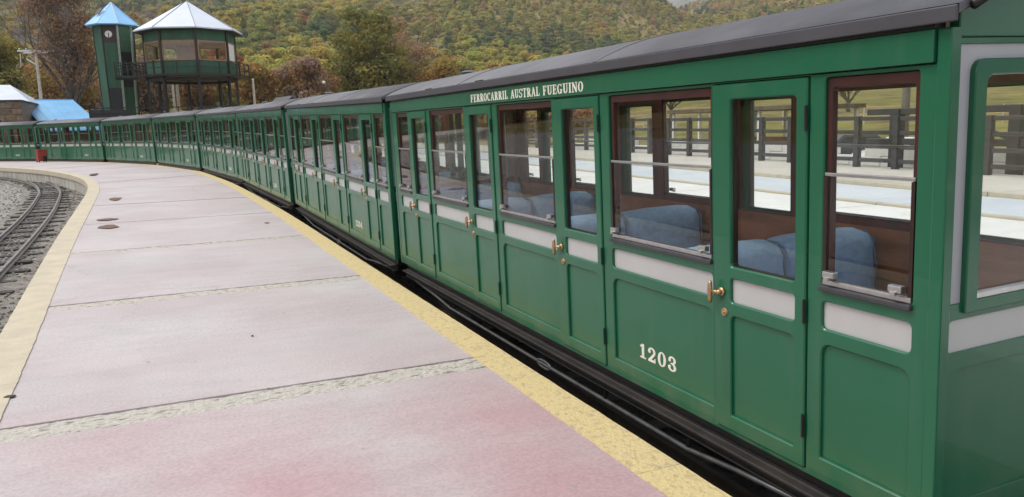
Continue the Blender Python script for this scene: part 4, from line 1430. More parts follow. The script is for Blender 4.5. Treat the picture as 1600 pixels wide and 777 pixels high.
for k in range(8):
    a, b = R(CA + 45 * k), R(CA + 45 * (k + 1))
    va, vb = Vector((math.sin(a), -math.cos(a), 0)), Vector((math.sin(b), -math.cos(b), 0))
    MB().bar(va * (CR + .0) + Vector((0, 0, 5.503)), va * (CR + .0) + Vector((0, 0, 8.36)), 0.16, 0.16, va).build('corner_post', M['black'], cb)
    MB().bar(va * 2.9 + Vector((0, 0, -0.5)), va * 2.9 + Vector((0, 0, 5.36)), 0.17, 0.17, va).build('leg', M['black'], cb)
    p0, p1 = va.lerp(vb, 0.05) * CR, va.lerp(vb, 0.95) * CR
    nn = ((va + vb) / 2).normalized()
    fr = MB()
    for z in (6.44, 7.66):
        fr.bar(p0 + Vector((0, 0, z)), p1 + Vector((0, 0, z)), 0.09, 0.09, (0, 0, 1))
    for q in (0.05, 0.95):
        p = va.lerp(vb, q) * CR
        fr.bar(p + Vector((0, 0, 6.44)), p + Vector((0, 0, 7.66)), 0.08, 0.08, nn)
    w_ = fr.build('window', M['tan_wood'], cb)
    gp = MB().prism([p0 + Vector((0, 0, 6.47)), p1 + Vector((0, 0, 6.47)), p1 + Vector((0, 0, 7.63)), p0 + Vector((0, 0, 7.63))], nn * 0.01)
    g_ = gp.build('pane', M['glass'], w_); fixn(g_.data)
    if k == 1:
        q0, q1 = va.lerp(vb, 0.07) * (CR + .03), va.lerp(vb, 0.78) * (CR + .03)
        bl = MB().prism([q0 + Vector((0, 0, 6.50)), q1 + Vector((0, 0, 6.50)), q1 + Vector((0, 0, 7.62)), q0 + Vector((0, 0, 7.62))], nn * 0.02)
        fixn(bl.build('blind', M['white_paint'], w_).data)
    # railing round the deck
    da, db = va * 3.8, vb * 3.8
    rl = MB()
    for z in (5.9, 6.3):
        rl.bar(da + Vector((0, 0, z)), db + Vector((0, 0, z)), 0.05, 0.05)
    rl.bar(da + Vector((0, 0, 5.5)), da + Vector((0, 0, 6.36)), 0.09, 0.09, va)
    rl.bar((da + db) / 2 + Vector((0, 0, 5.5)), (da + db) / 2 + Vector((0, 0, 6.33)), 0.06, 0.06, nn)
    rl.build('railing', M['black'], cb)
rl = MB()
for y in (-1.85, 0.55):
    for z in (5.85, 6.25):
        rl.bar((-4.85, y, z), (-3.0, y, z), 0.05, 0.05)
    for k in range(6):
        rl.bar((-4.8 + 0.36 * k, y, 5.44), (-4.8 + 0.36 * k, y, 6.3), 0.06, 0.06, (0, 1, 0))
rl.build('bridge_railing', M['black'], cb)
MB().tube([(-0.95, 5.0, -0.4), (-0.95, 5.0, 5.3)], 0.10, 8).build('downpipe', M['pale_pole'], cb)
cross = MB()
for k in range(8):
    a, b = R(CA + 45 * k), R(CA + 45 * (k + 1))
    cross.bar((math.sin(a) * 2.9, -math.cos(a) * 2.9, 5.20), (math.sin(b) * 2.9, -math.cos(b) * 2.9, 5.20), 0.12, 0.2)
cross.build('ring_beam', M['black'], cb)

# raised walkway with black railing in front of the tower
wk = tag(empty('walkway', (1.4, 57.2, 0)), 'raised black walkway with railings at the foot of tower and cabin', 'walkway')
MB().box(-5.2, 5.3, -0.7, 0.9, 2.20, 2.36).build('deck', M['black'], wk)
for k in range(15):
    x = -5.1 + 0.735 * k
    MB().bar((x, -0.62, -0.4 if k % 3 == 0 else 2.36), (x, -0.62, 3.35), 0.10 if k % 3 == 0 else 0.06, 0.10 if k % 3 == 0 else 0.06, (0, 1, 0)).build('post', M['black'], wk)
for z in (2.65, 2.95, 3.3):
    MB().bar((-5.15, -0.62, z), (5.25, -0.62, z), 0.05, 0.07).build('rail', M['black'], wk)
MB().bar((-1.9, -0.60, 2.4), (-0.6, -0.60, 3.3), 0.10, 0.10).build('brace', M['black'], wk)
for x0, x1 in ((-5.1, -3.0), (1.2, 3.9)):
    MB().box(x0, x1, -0.585, -0.56, 2.45, 3.2).build('mesh_panel', mat('dark_mesh', (0.035, 0.035, 0.045), 0.7), wk)

# shed with the light blue roof
sh = tag(empty('shed', (-9.31, 70.97, 0), (0, 0, math.atan2(0.257, 0.966))), 'low shed with a bright light blue sheet roof, left of the tower', 'shed')
W_SH, HD, RZ, EZ = 3.66, 10.4, 4.42, 2.02
rf = MB().add([(0, 0, RZ), (W_SH, 0, RZ), (W_SH + 0.0, -HD, EZ), (0, -HD, EZ), (0, 0, RZ - .08), (W_SH, 0, RZ - .08), (W_SH, -HD, EZ - .08), (0, -HD, EZ - .08)],
              [(0, 3, 2, 1), (4, 5, 6, 7), (0, 1, 5, 4), (1, 2, 6, 5), (2, 3, 7, 6), (3, 0, 4, 7)])
o = rf.build('roof', M['blue_roof'], sh); fixn(o.data)
rf = MB().add([(0, .01, RZ), (W_SH, .01, RZ), (W_SH, 6, EZ), (0, 6, EZ), (0, .01, RZ - .08), (W_SH, .01, RZ - .08), (W_SH, 6, EZ - .08), (0, 6, EZ - .08)],
              [(0, 3, 2, 1), (4, 5, 6, 7), (0, 1, 5, 4), (1, 2, 6, 5), (2, 3, 7, 6), (3, 0, 4, 7)])
o = rf.build('roof', M['blue_roof'], sh); fixn(o.data)
for x0, x1 in ((0.08, 0.2), (W_SH - 0.2, W_SH - 0.08)):
    w_ = MB().prism([(x0, -HD + .3, -0.4), (x0, 5.8, -0.4), (x0, 5.8, EZ - .05), (x0, 0, RZ - .1), (x0, -HD + .3, EZ - .03)], (x1 - x0, 0, 0)).build('gable_wall', M['twr_black'], sh)
    fixn(w_.data)
MB().box(0.2, W_SH - .2, -HD + .3, -HD + .45, -0.4, EZ - .06).build('front_wall', M['twr_black'], sh)
MB().bar((-0.02, 0, RZ + .03), (W_SH + .02, 0, RZ + .03), 0.16, 0.06).build('ridge_cap', M['blue_roof'], sh)
for k in range(7):
    x = 0.1 + k * (W_SH - 0.2) / 6
    MB().bar((x, -0.1, RZ + .005), (x, -HD + .02, EZ + .03), 0.03, 0.03).build('roof_rib', M['blue_roof'], sh)

# stone building at the left edge
sb = tag(empty('stone_building', (-14.0, 62, 0)), 'brown stone building with white hipped metal roof at the left edge', 'building')
MB().box(-6.5, 6.0, -0.4, 8.0, -0.5, 4.0).build('wall', M['stonewall'], sb)
MB().box(-6.6, 6.1, -0.5, 8.1, 4.003, 4.07).build('parapet_cap', M['twr_black'], sb)
o = MB().add([(-6.4, 0.2, 4.08), (6.1, 3.0, 4.08), (6.1, 12.5, 4.08), (-6.4, 12.5, 4.08), (-6.4, 8.0, 5.55), (4.35, 8.0, 5.5)], [(0, 1, 5, 4), (1, 2, 5), (2, 3, 4, 5), (3, 0, 4)]).build('roof', M['white_roof'], sb)
fixn(o.data)
dk = MB().cham(-3.2, -1.9, -0.47, -0.38, 0.0, 2.3, 0.02).build('door', M['wood_brown'], sb)
MB().box(-2.6, -2.5, -0.475, -0.465, 0.05, 2.25).build('door_gap', M['black'], dk)
for x in (0.2, 3.4, -5.6):
    f_ = MB().cham(x, x + 1.5, -0.46, -0.38, 1.3, 2.9, 0.02).build('window', M['tan_wood'], sb)
    MB().box(x + 0.12, x + 1.38, -0.47, -0.455, 1.42, 2.78).build('pane', mat('dark_pane', (0.05, 0.06, 0.07), 0.1), f_)
g2 = random.Random(5)
stm = [mat('wall_stone_' + n_, c_, 0.9, noise=4, var=0.2, bump=(9, 0.6, 0.03)) for n_, c_ in (('tan', (0.30, 0.21, 0.15)), ('brown', (0.22, 0.15, 0.11)), ('grey', (0.24, 0.21, 0.18)))]
for iz in range(9):                       # rubble stones, proud of the wall, on the corner in view
    x = 6.0
    while x > 3.2:
        w_ = g2.uniform(0.35, 0.7)
        o = MB().cham(x - w_ + 0.03, x - 0.015, -0.40 - g2.uniform(0.02, 0.06), -0.36, 0.15 + iz * 0.42 + 0.02, 0.15 + iz * 0.42 + 0.40 - g2.uniform(0, 0.05), 0.03).build('stone', stm[g2.randrange(3)], sb)
        x -= w_

# small kiosk whose dark gable shows above the train roof
kk = tag(empty('kiosk', (6.75, 46.6, 0), (0, 0, R(12))), 'small timber kiosk with dark gabled roof peeping over the train', 'kiosk')
MB().box(-1.0, 1.0, -1.0, 1.0, -0.4, 2.55).build('wall', M['tan_wood'], kk)
for sx in (-1, 1):
    o = MB().add([(0, -1.3, 3.5), (sx * 1.35, -1.3, 2.35), (sx * 1.35, 1.3, 2.35), (0, 1.3, 3.5), (0, -1.3, 3.42), (sx * 1.35, -1.3, 2.27), (sx * 1.35, 1.3, 2.27), (0, 1.3, 3.42)],
                 [(0, 1, 2, 3), (4, 7, 6, 5), (0, 4, 5, 1), (1, 5, 6, 2), (2, 6, 7, 3)]).build('roof', M['fascia'], kk)
    fixn(o.data)
o = MB().prism([(-1.0, -1.02, 2.55), (1.0, -1.02, 2.55), (0, -1.02, 3.40)], (0, 0.05, 0)).build('gable', M['twr_black'], kk); fixn(o.data)

# utility pole with cross arms, pale poles, globe lamp
up_ = tag(empty('utility_pole', (-8.76, 79.2, terrain(-8.76, 79.2) - 0.3)), 'weathered utility pole with pale cross arms, above the blue shed roof', 'utility pole')
zt_ = 8.93 - up_.location.z
MB().tube([(0, 0, 0), (0, 0, zt_)], [0.17, 0.11], 10).build('pole', M['pale_pole'], up_)
for z_, w_ in ((zt_ - 0.08, 1.35), (zt_ - 0.22, 0.9)):
    MB().bar((-w_, 0.1, z_ - 0.03), (w_, 0.1, z_ + 0.02), 0.14, 0.12).build('cross_arm', M['white_paint'], up_)
MB().bar((-0.75, 0, zt_ - 0.75), (0, 0, zt_ - 1.3), 0.09, 0.09).build('brace', M['white_paint'], up_)
for x in (-1.2, -0.7, 0.7, 1.2):
    MB().tube([(x, 0.1, zt_ - 0.02), (x, 0.1, zt_ + 0.08), (x, 0.1, zt_ + 0.14)], [0.03, 0.06, 0.02], 8).build('insulator', M['white_paint'], up_)
MB().tube([(-1.15, 0, zt_ - 0.3), (-1.2, 0, zt_ - 1.4)], 0.05, 6).build('drop_cable', M['pale_pole'], up_)
for (x, y, zt2), lab in (((7.05, 63.9, 5.5), 'slender pale pole standing just right of the octagonal cabin'), ((1.5, 68.6, 5.65), 'slender pale pole seen between the cabin posts')):
    z0 = terrain(x, y) - 0.3
    p_ = tag(empty('pale_pole', (x, y, z0)), lab, 'pole', 'slender pale poles behind the train')
    MB().tube([(0, 0, 0), (0, 0, zt2 - z0)], [0.10, 0.075], 8).build('shaft', M['pale_pole'], p_)
    MB().tube([(0, 0, zt2 - z0 - 0.01), (0, 0, zt2 - z0 + 0.05)], [0.09, 0.05], 8).build('cap', M['white_paint'], p_)
lz = terrain(13.95, 72) - 0.3
lp_ = tag(empty('globe_lamp', (13.95, 72, lz)), 'thin lamp post with a small white globe before the orange tree', 'lamp post')
MB().tube([(0, 0, 0), (0, 0, 5.55 - lz)], [0.06, 0.035], 8).build('post', M['black'], lp_)
bm = bmesh.new(); bmesh.ops.create_uvsphere(bm, u_segments=14, v_segments=10, radius=0.15)
me = bpy.data.meshes.new('globe'); bm.to_mesh(me); bm.free()
for p in me.polygons: p.use_smooth = True
o = obj('globe', me, M['white_paint'], lp_); o.location = (0, 0, 5.72 - lz)

# red wheeled box on the platform
rb = tag(empty('red_cart', (-5.45, 46.7, rise(46)), (0, 0, R(28))), 'small red wheeled box standing on the platform against the far carriages', 'cart')
rb.scale = (0.66, 0.66, 0.76)
redm = mat('faded_red_paint', (0.32, 0.04, 0.028), 0.5, noise=4, var=0.15)
MB().cham(-0.33, 0.33, -0.24, 0.24, 0.09, 0.80, 0.03).build('body', redm, rb)
MB().cham(-0.35, 0.35, -0.26, 0.26, 0.803, 0.86, 0.02).build('lid', redm, rb)
MB().cham(0.02, 0.30, -0.262, -0.243, 0.10, 0.40, 0.01).build('vent_plate', M['black'], rb)
for x in (-0.27, 0.22):
    for y in (-0.2, 0.2):
        MB().tube([(x - 0.03, y, 0.065), (x + 0.03, y, 0.065)], 0.064, 12).build('wheel', M['black'], rb)
MB().tube([(-0.25, 0.25, 0.7), (-0.25, 0.38, 0.92), (0.25, 0.38, 0.92), (0.25, 0.25, 0.7)], 0.016, 6).build('handle', M['black'], rb)

# ------------------------------------------------------------------ beyond the train: second platform, fence, field
fp = tag(empty('far_platform'), 'pale concrete platform and paved strips on the far side of the train', kind='structure')
M['white_conc'] = paving('white_concrete', (0.76, 0.75, 0.72), (0.82, 0.81, 0.79), (0.7, 0.7, 0.7), pinks=False)
M['beige_conc'] = paving('beige_concrete', (0.56, 0.52, 0.46), (0.62, 0.58, 0.52), (0.7, 0.7, 0.7), pinks=False)
M['blue_conc'] = paving('pale_blue_grey_paving', (0.58, 0.62, 0.67), (0.64, 0.68, 0.72), (0.7, 0.7, 0.7), pinks=False)
def slab_row(name, material, x0, x1, ya, yb, step, dz, th, gap=0.01):
    y = ya
    while y < yb - 0.01:
        y2 = min(yb, y + step)
        n = 4
        vs, fs = [], []
        for k in range(n + 1):
            yy = y + gap + (y2 - y - 2 * gap) * k / n
            z = rise(yy) + dz
            vs += [(x0, yy, z), (x1, yy, z), (x0, yy, z - th), (x1, yy, z - th)]
        for k in range(n):
            a = 4 * k
            fs += [(a, a + 1, a + 5, a + 4), (a + 2, a + 6, a + 7, a + 3), (a, a + 4, a + 6, a + 2), (a + 1, a + 3, a + 7, a + 5)]
        fs += [(0, 2, 3, 1), (4 * n, 4 * n + 1, 4 * n + 3, 4 * n + 2)]
        MB().add(vs, fs).build(name, material, fp)
        y = y2
slab_row('white_slab', M['white_conc'], 5.0, 11.40, -14, 62, 4.0, 0.0, 0.8)
slab_row('cream_kerb', M['edge_cream'], 11.41, 11.60, -14, 62, 4.0, 0.03, 0.8)
slab_row('blue_grey_slab', M['blue_conc'], 11.61, 14.30, -14, 62, 4.0, -0.03, 0.8)
slab_row('cream_kerb', M['edge_cream'], 14.31, 14.50, -14, 62, 4.0, 0.05, 0.8)
slab_row('beige_slab', M['beige_conc'], 14.51, 18.60, -14, 62, 4.0, 0.03, 0.8)

M['dark_timber'] = mat('dark_grey_timber', (0.050, 0.050, 0.055), 0.6, noise=5, var=0.2, scale3=(1, 0.3, 1))
fence = tag(empty('timber_fence', (18.2, 3, 0)), 'heavy dark grey timber fence beyond the far platform, seen through the carriage', 'fence')
fence.location = (0, 0, 0)
pm = MB().cham(-0.08, 0.08, -0.08, 0.08, 0, 1.42, 0.012).mesh('post')
y = 1.0
ys_ = []
while y < 44:
    o = obj('post', pm, M['dark_timber'], fence); o.location = (18.1, y, rise(y) + 0.03); ys_.append(y); y += 1.30
rm = MB().cham(-0.035, 0.035, 0.085, 1.215, -0.055, 0.055, 0.01).mesh('rail')
for y in ys_[:-1]:
    for z in (0.22, 0.60, 0.98, 1.36):
        o = obj('rail', rm, M['dark_timber'], fence); o.location = (18.1, y, rise(y) + 0.03 + z)
wl_ = tag(empty('block_wall'), 'low wall of white painted blocks behind the dark timber fence', 'wall')
bmsh = MB().cham(-0.14, 0.14, 0.01, 1.19, 0, 0.30, 0.015).mesh('block')
for i in range(30):
    for j in range(2):
        if j == 1 and i % 5 == 3: continue
        y = 2.0 + i * 1.2 + (0.6 if j else 0)
        o = obj('block', bmsh, M['white_paint'], wl_); o.location = (20.3, y, rise(y) - 0.1 + 0.305 * j)
# broad frame of heavier timbers, like a loading gantry, right of the fence
gt = tag(empty('timber_gantry', (19.4, 14.5, 0)), 'heavy dark timber gantry frame behind the fence, seen through the nearest window', 'gantry')
for y in (-1.6, 1.9):
    MB().cham(-0.15, 0.15, y - 0.15, y + 0.15, -0.1, 1.78, 0.02).build('post', M['dark_timber'], gt)
for z in (0.75, 1.60):
    MB().cham(-0.10, 0.10, -2.6, 2.9, z, z + 0.18, 0.02).build('beam', M['dark_timber'], gt)
MB().bar((0, -1.5, 0.9), (0, 0.2, 1.6), 0.09, 0.09).build('brace', M['dark_timber'], gt)

# shelter with a thin flat roof
sl_ = tag(empty('shelter', (24.0, 27.5, terrain(24, 27.5))), 'open timber shelter with brown flat roof and white posts across the yard', 'shelter')
MB().cham(-1.8, 1.8, -4.2, 4.2, 2.35, 2.52, 0.02).build('roof', mat('brown_shelter_roof', (0.16, 0.12, 0.09), 0.8, noise=3, var=0.2), sl_)
for y in (-3.9, -1.95, 0, 1.95, 3.9):
    for x in (-1.6, 1.6):
        MB().cham(x - 0.06, x + 0.06, y - 0.06, y + 0.06, 0, 2.35, 0.01).build('post', M['white_paint'], sl_)
MB().box(1.4, 1.5, -3.9, 3.9, 0.0, 1.2).build('back_panel', M['wood_brown'], sl_)

# parked cars in the yard
def parked_car(loc, rz, paint, lab):
    c = tag(empty('parked_car', loc, (0, 0, rz)), lab, 'car', 'cars parked in the yard beyond the fence')
    prof = [(-2.1, 0.32), (-2.1, 0.75), (-1.9, 0.92), (-1.0, 0.98), (-0.45, 1.42), (0.9, 1.45), (1.55, 1.05), (2.05, 0.95), (2.12, 0.6), (2.08, 0.32)]
    mb = MB(); n = len(prof); vs = []
    for sx, k in ((-0.85, 1), (0.85, 1)):
        for y, z in prof:
            inn = 0.78 if z > 1.2 else (0.95 if z > 0.9 else 1.0)
            vs.append((sx * inn, y, z))
    fs = [tuple(range(n)), tuple(range(2 * n - 1, n - 1, -1))] + [(i, (i + 1) % n, n + (i + 1) % n, n + i) for i in range(n)]
    o = mb.add(vs, fs).build('body', paint, c); fixn(o.data)
    gm = M['twr_black']
    for sx in (-1, 1):
        w_ = MB().prism([(sx * 0.81, -0.85, 1.0), (sx * 0.81, 1.35, 1.05), (sx * 0.70, 0.85, 1.37), (sx * 0.70, -0.42, 1.35)], (sx * 0.02, 0, 0)).build('side_window', gm, c); fixn(w_.data)
    for y in (-1.3, 1.3):
        for sx in (-1, 1):
            MB().tube([(sx * 0.66, y, 0.31), (sx * 0.87, y, 0.31)], 0.31, 16).build('wheel', M['black'], c)
    w_ = MB().prism([(-0.7, -0.98, 1.0), (0.7, -0.98, 1.0), (0.6, -0.50, 1.38), (-0.6, -0.50, 1.38)], (0, -0.02, 0.02)).build('windscreen', gm, c); fixn(w_.data)
    for sx in (-1, 1):
        MB().cham(sx * 0.62 - 0.14, sx * 0.62 + 0.14, -2.12, -2.06, 0.66, 0.80, 0.02).build('headlight', M['silver'], c)
    MB().cham(-0.82, 0.82, -2.16, -2.08, 0.34, 0.52, 0.02).build('bumper', M['black'], c)
white_car = mat('white_car_paint', (0.75, 0.75, 0.75), 0.25, coat=0.5)
dark_car = mat('dark_car_paint', (0.04, 0.045, 0.055), 0.25, coat=0.5)
parked_car((22.6, 18.0, terrain(22.6, 18)), R(75), white_car, 'white car parked behind the dark fence, seen through the nearest window')
parked_car((23.4, 21.6, terrain(23, 21.6)), R(78), dark_car, 'dark car parked behind the fence, seen through the nearest door glass')
rp_ = tag(empty('timber_pole', (27.0, 22.5, terrain(27, 22.5) - 0.3)), 'stout grey timber pole in the field, seen through the nearest window', 'pole')
MB().tube([(0, 0, 0), (0.03, 0, 3), (0.05, 0, 7.5)], [0.17, 0.15, 0.12], 10).build('shaft', mat('grey_pole_wood', (0.21, 0.19, 0.16), 0.85, noise=5, var=0.2, scale3=(3, 3, 0.4)), rp_, smooth=True)
MB().bar((-0.6, 0, 7.1), (0.7, 0, 7.1), 0.1, 0.12).build('cross_arm', M['pale_pole'], rp_)
ff = tag(empty('field_fence'), 'thin wire fence with slender posts across the green field', 'fence')
for k in range(16):
    t = k / 15
    x, y = 34 + 22 * (1 - t), 30 + 34 * t - 8
    z = terrain(x, y)
    MB().bar((x, y, z - 0.2), (x, y, z + 1.15), 0.07, 0.07, (0, 1, 0)).build('post', M['pale_pole'], ff)
for h in (0.45, 0.8, 1.1):
    MB().tube([(34 + 22 * (1 - k / 15), 22 + 34 * k / 15, terrain(34 + 22 * (1 - k / 15), 22 + 34 * k / 15) + h) for k in range(16)], 0.012, 4).build('wire', M['pipe'], ff)

# ------------------------------------------------------------------ trees
def quads_mesh(name, C, Nn, size, seed=0):
    g = np.random.default_rng(seed)
    n = len(C)
    a = g.normal(size=(n, 3))
    u = np.cross(Nn, a); u /= np.linalg.norm(u, axis=1)[:, None] + 1e-9
    v = np.cross(Nn, u); v /= np.linalg.norm(v, axis=1)[:, None] + 1e-9
    s = size[:, None]
    bend = Nn * (s * 0.25)
    P = np.empty((n, 4, 3))
    P[:, 0] = C - u * s; P[:, 1] = C - v * s * 0.62 - bend; P[:, 2] = C + u * s; P[:, 3] = C + v * s * 0.62 + bend
    me = bpy.data.meshes.new(name)
    me.vertices.add(n * 4); me.loops.add(n * 4); me.polygons.add(n)
    me.vertices.foreach_set('co', P.reshape(-1))
    me.loops.foreach_set('vertex_index', np.arange(n * 4, dtype=np.int32))
    me.polygons.foreach_set('loop_start', np.arange(0, n * 4, 4, dtype=np.int32))
    me.update()
    me.validate()
    return me

def crown_points(lobes, n, g, shell=0.72, wild=0.36):
    """points in a set of ellipsoid lobes (c, r); denser near their skins"""
    vol = np.array([r[0] * r[1] + r[1] * r[2] + r[0] * r[2] for c, r in lobes])
    cnt = g.multinomial(n, vol / vol.sum())
    C, Nn = [], []
    for (c, r), k in zip(lobes, cnt):
        d = g.normal(size=(k, 3)); d /= np.linalg.norm(d, axis=1)[:, None]
        rad = shell + (1 - shell) * g.random(k) ** 0.6
        rad *= np.where(g.random(k) < 0.16, g.random(k), 1.0) * g.uniform(0.9, 1.12, k)
        C.append(np.array(c) + d * np.array(r) * rad[:, None])
        m_ = d / np.array(r); m_ /= np.linalg.norm(m_, axis=1)[:, None]
        m_ = m_ * 0.9 + np.array([0, 0, 0.25]) + g.normal(size=(k, 3)) * wild
        Nn.append(m_ / np.linalg.norm(m_, axis=1)[:, None])
    return np.concatenate(C), np.concatenate(Nn)

def round_lobes(h, w, n, g, base=0.28, top=1.0, flat=0.8):
    L = []
    for _ in range(n):
        t = g.uniform(base, top)
        prof = math.sin(math.pi * (0.12 + 0.82 * (t - base) / (1.02 - base))) ** 0.7
        a = g.uniform(0, 6.283); rr = w / 2 * prof * g.uniform(0.25, 0.78)
        s = w * g.uniform(0.14, 0.24)
        L.append(((rr * math.cos(a), rr * math.sin(a), min(h - s * flat, t * h)), (s, s, s * flat)))
    L.append(((0, 0, h * 0.55), (w * 0.26, w * 0.26, h * 0.24)))
    return L

def tier_lobes(h, w, n, g):
    L = []
    for i in range(n):
        t = 0.2 + 0.78 * i / (n - 1)
        prof = (1 - ((t - 0.2) / 0.82) ** 2.6) * 0.80 + 0.20
        for k in range(6 if t < 0.75 else 5):
            a = g.uniform(0, 6.283); rr = w / 2 * prof * g.uniform(0.35, 0.8)
            s = w * g.uniform(0.12, 0.20) * (0.5 + 0.5 * prof)
            L.append(((rr * math.cos(a), rr * math.sin(a), t * h + g.uniform(-.03, .03) * h), (s, s, s * 0.42)))
    L.append(((0, 0, h * 0.55), (w * 0.24, w * 0.24, h * 0.30)))
    return L

def branches(mb, p, d, length, r, depth, g, spread=0.6, upb=0.15, minr=0.012, nseg=3, gen=(2, 3)):
    pts, rs = [Vector(p)], [r]
    dd = Vector(d).normalized()
    for i in range(nseg):
        dd = (dd + Vector((g.uniform(-1, 1), g.uniform(-1, 1), g.uniform(-0.4, 0.8) + upb)) * 0.22).normalized()
        pts.append(pts[-1] + dd * length / nseg)
        rs.append(max(minr * 0.7, r * (1 - 0.45 * (i + 1) / nseg)))
    mb.tube(pts, rs, 6 if r > 0.08 else (4 if r > 0.03 else 3), caps=False)
    if depth <= 0: return
    for _ in range(g.randint(*gen) + (1 if depth > 2 else 0)):
        i = g.randint(1, nseg)
        nd = (dd + Vector((g.uniform(-1, 1), g.uniform(-1, 1), g.uniform(-0.5, 0.8))) * spread * 1.5).normalized()
        branches(mb, pts[i], nd, length * g.uniform(0.55, 0.82), max(minr, rs[i] * g.uniform(0.5, 0.72)), depth - 1, g, spread, upb, minr, nseg, gen)

M['bark'] = mat('grey_brown_bark', (0.075, 0.062, 0.052), 0.9, noise=4, var=0.25, scale3=(2, 2, 0.5))
M['bark_dark'] = mat('dark_bark', (0.17, 0.150, 0.132), 0.9, noise=4, var=0.25, scale3=(2, 2, 0.5))

def tree(name, lab, x, y, h, w, col, col2, style, n, seed, leaf=0.16, trunk_r=0.25, group='trees behind the train', depth=3, z=None):
    g = np.random.default_rng(seed); pr = random.Random(seed)
    z0 = (terrain(x, y) if z is None else z) - 0.15
    t = tag(empty(name, (x, y, z0)), lab, 'tree', group)
    mb = MB()
    th = h * (0.30 if style != 'bare' else 0.24)
    mb.tube([(0, 0, 0), (0.03 * h * pr.uniform(-1, 1), 0.02 * h, th * 0.5), (0.03 * h * pr.uniform(-1, 1), 0.03 * h, th)], [trunk_r * 1.25, trunk_r, trunk_r * 0.85], 8)
    nl = 6 if style != 'bare' else 8
    for k in range(nl):
        a = 6.283 * k / nl + pr.uniform(-.3, .3)
        out = w / h * (0.9 if style != 'bare' else 0.8)
        branches(mb, (0, 0.02 * h, th * pr.uniform(0.75, 1.0)), (math.cos(a) * out, math.sin(a) * out, 1.0), h * (0.42 if style != 'bare' else 0.40), trunk_r * 0.5, depth if style == 'bare' else 2, pr, spread=0.55)
    if style == 'bare':
        branches(mb, (0, 0.03 * h, th), (0, 0, 1), h * 0.42, trunk_r * 0.7, depth, pr, spread=0.5)
    mb.build('trunk', M['bark_dark'] if style == 'bare' else M['bark'], t, smooth=True)
    if n:
        L = tier_lobes(h, w, 9, g) if style == 'tier' else round_lobes(h, w, 17 if style != 'bare' else 14, g, base=0.30 if style != 'bare' else 0.5)
        C, Nn = crown_points(L, n, g, 0.6 if style != 'bare' else 0.15)
        obj('crown', quads_mesh('crown', C, Nn, leaf * g.uniform(0.55, 1.35, len(C)), seed), leaf_mat(name + '_leaves', col, col2), t)
    return t

OL, YG, DG = (0.275, 0.240, 0.070), (0.350, 0.285, 0.085), (0.165, 0.175, 0.070)
RU, OR, RD, MV = (0.39, 0.215, 0.100), (0.44, 0.265, 0.105), (0.35, 0.135, 0.085), (0.32, 0.235, 0.185)
tree('beech_tree', 'broad olive green tree in layered tiers, tallest behind the middle of the train', 21.6, 86.0, 12.6, 14.5, OL, DG, 'tier', 15000, 11, 0.20, 0.40)
tree('beech_tree', 'rounded olive tree with an orange top right of the lookout cabin', 9.4, 83.0, 7.6, 5.4, YG, RU, 'round', 6500, 12, 0.15, 0.2)
tree('beech_tree', 'rust orange tree between the rounded olive tree and the broad layered one', 13.6, 82.0, 8.2, 6.6, RU, MV, 'round', 6500, 13, 0.15, 0.22)
tree('beech_tree', 'small red tree behind the right side of the lookout cabin', 8.1, 104.0, 10.8, 5.2, RD, RU, 'round', 4200, 14, 0.19, 0.2)
tree('beech_tree', 'golden orange tree at the right foot of the broad layered tree', 29.0, 85.0, 8.4, 7.0, OR, YG, 'round', 5200, 15, 0.17, 0.22)
tree('beech_tree', 'bright green rounded tree just above the train roof, right of the golden one', 31.5, 80.0, 6.6, 5.6, (0.115, 0.125, 0.022), YG, 'round', 5200, 16, 0.15, 0.2)
tree('beech_tree', 'dense olive tree above the stone building at the left edge', -13.2, 85.5, 10.2, 9.0, YG, DG, 'round', 9500, 17, 0.17, 0.3)
tree('bare_tree', 'large bare tree with dark limbs and rusty top left of the tower', -6.6, 81.0, 15.0, 8.6, (0.36, 0.20, 0.105), MV, 'bare', 15000, 18, 0.11, 0.26, depth=4)
tree('beech_tree', 'tall brown mauve tree behind the top of the broad layered tree', 33.0, 112.0, 15.0, 10.0, MV, RU, 'round', 6000, 19, 0.2, 0.3)
tree('beech_tree', 'pale rust coloured tree directly behind the slim tower', -0.6, 84.0, 8.6, 7.4, (0.15, 0.09, 0.05), MV, 'round', 5000, 20, 0.16, 0.22)
tree('beech_tree', 'brownish tree between tower and cabin, low on the slope', 4.2, 92.0, 8.8, 7.0, (0.14, 0.105, 0.05), RU, 'round', 5000, 21, 0.17, 0.22)
tree('beech_tree', 'yellow green bushy tree behind the utility pole', -8.9, 96.0, 8.4, 8.0, YG, RU, 'round', 5000, 22, 0.18, 0.22)
GF = 'bare trees in the far field'
tree('bare_tree', 'wide spreading bare tree in the green field, seen through the nearest window', 58.2, 54.5, 4.6, 6.2, MV, RU, 'bare', 500, 31, 0.07, 0.16, GF, 4)
tree('bare_tree', 'bare tree at the right side of the field, by the timber pole', 84.0, 68.0, 6.5, 6.5, MV, DG, 'bare', 900, 32, 0.09, 0.18, GF, 4)
tree('bare_tree', 'bare tree on the yellow slope, seen through the second wide window', 45.0, 63.5, 5.0, 6.0, MV, OR, 'bare', 700, 33, 0.08, 0.16, GF, 4)
tree('bare_tree', 'leafless tree at the top right of the second wide window', 60.0, 72.5, 6.0, 5.0, MV, RU, 'bare', 400, 34, 0.08, 0.16, GF, 4)

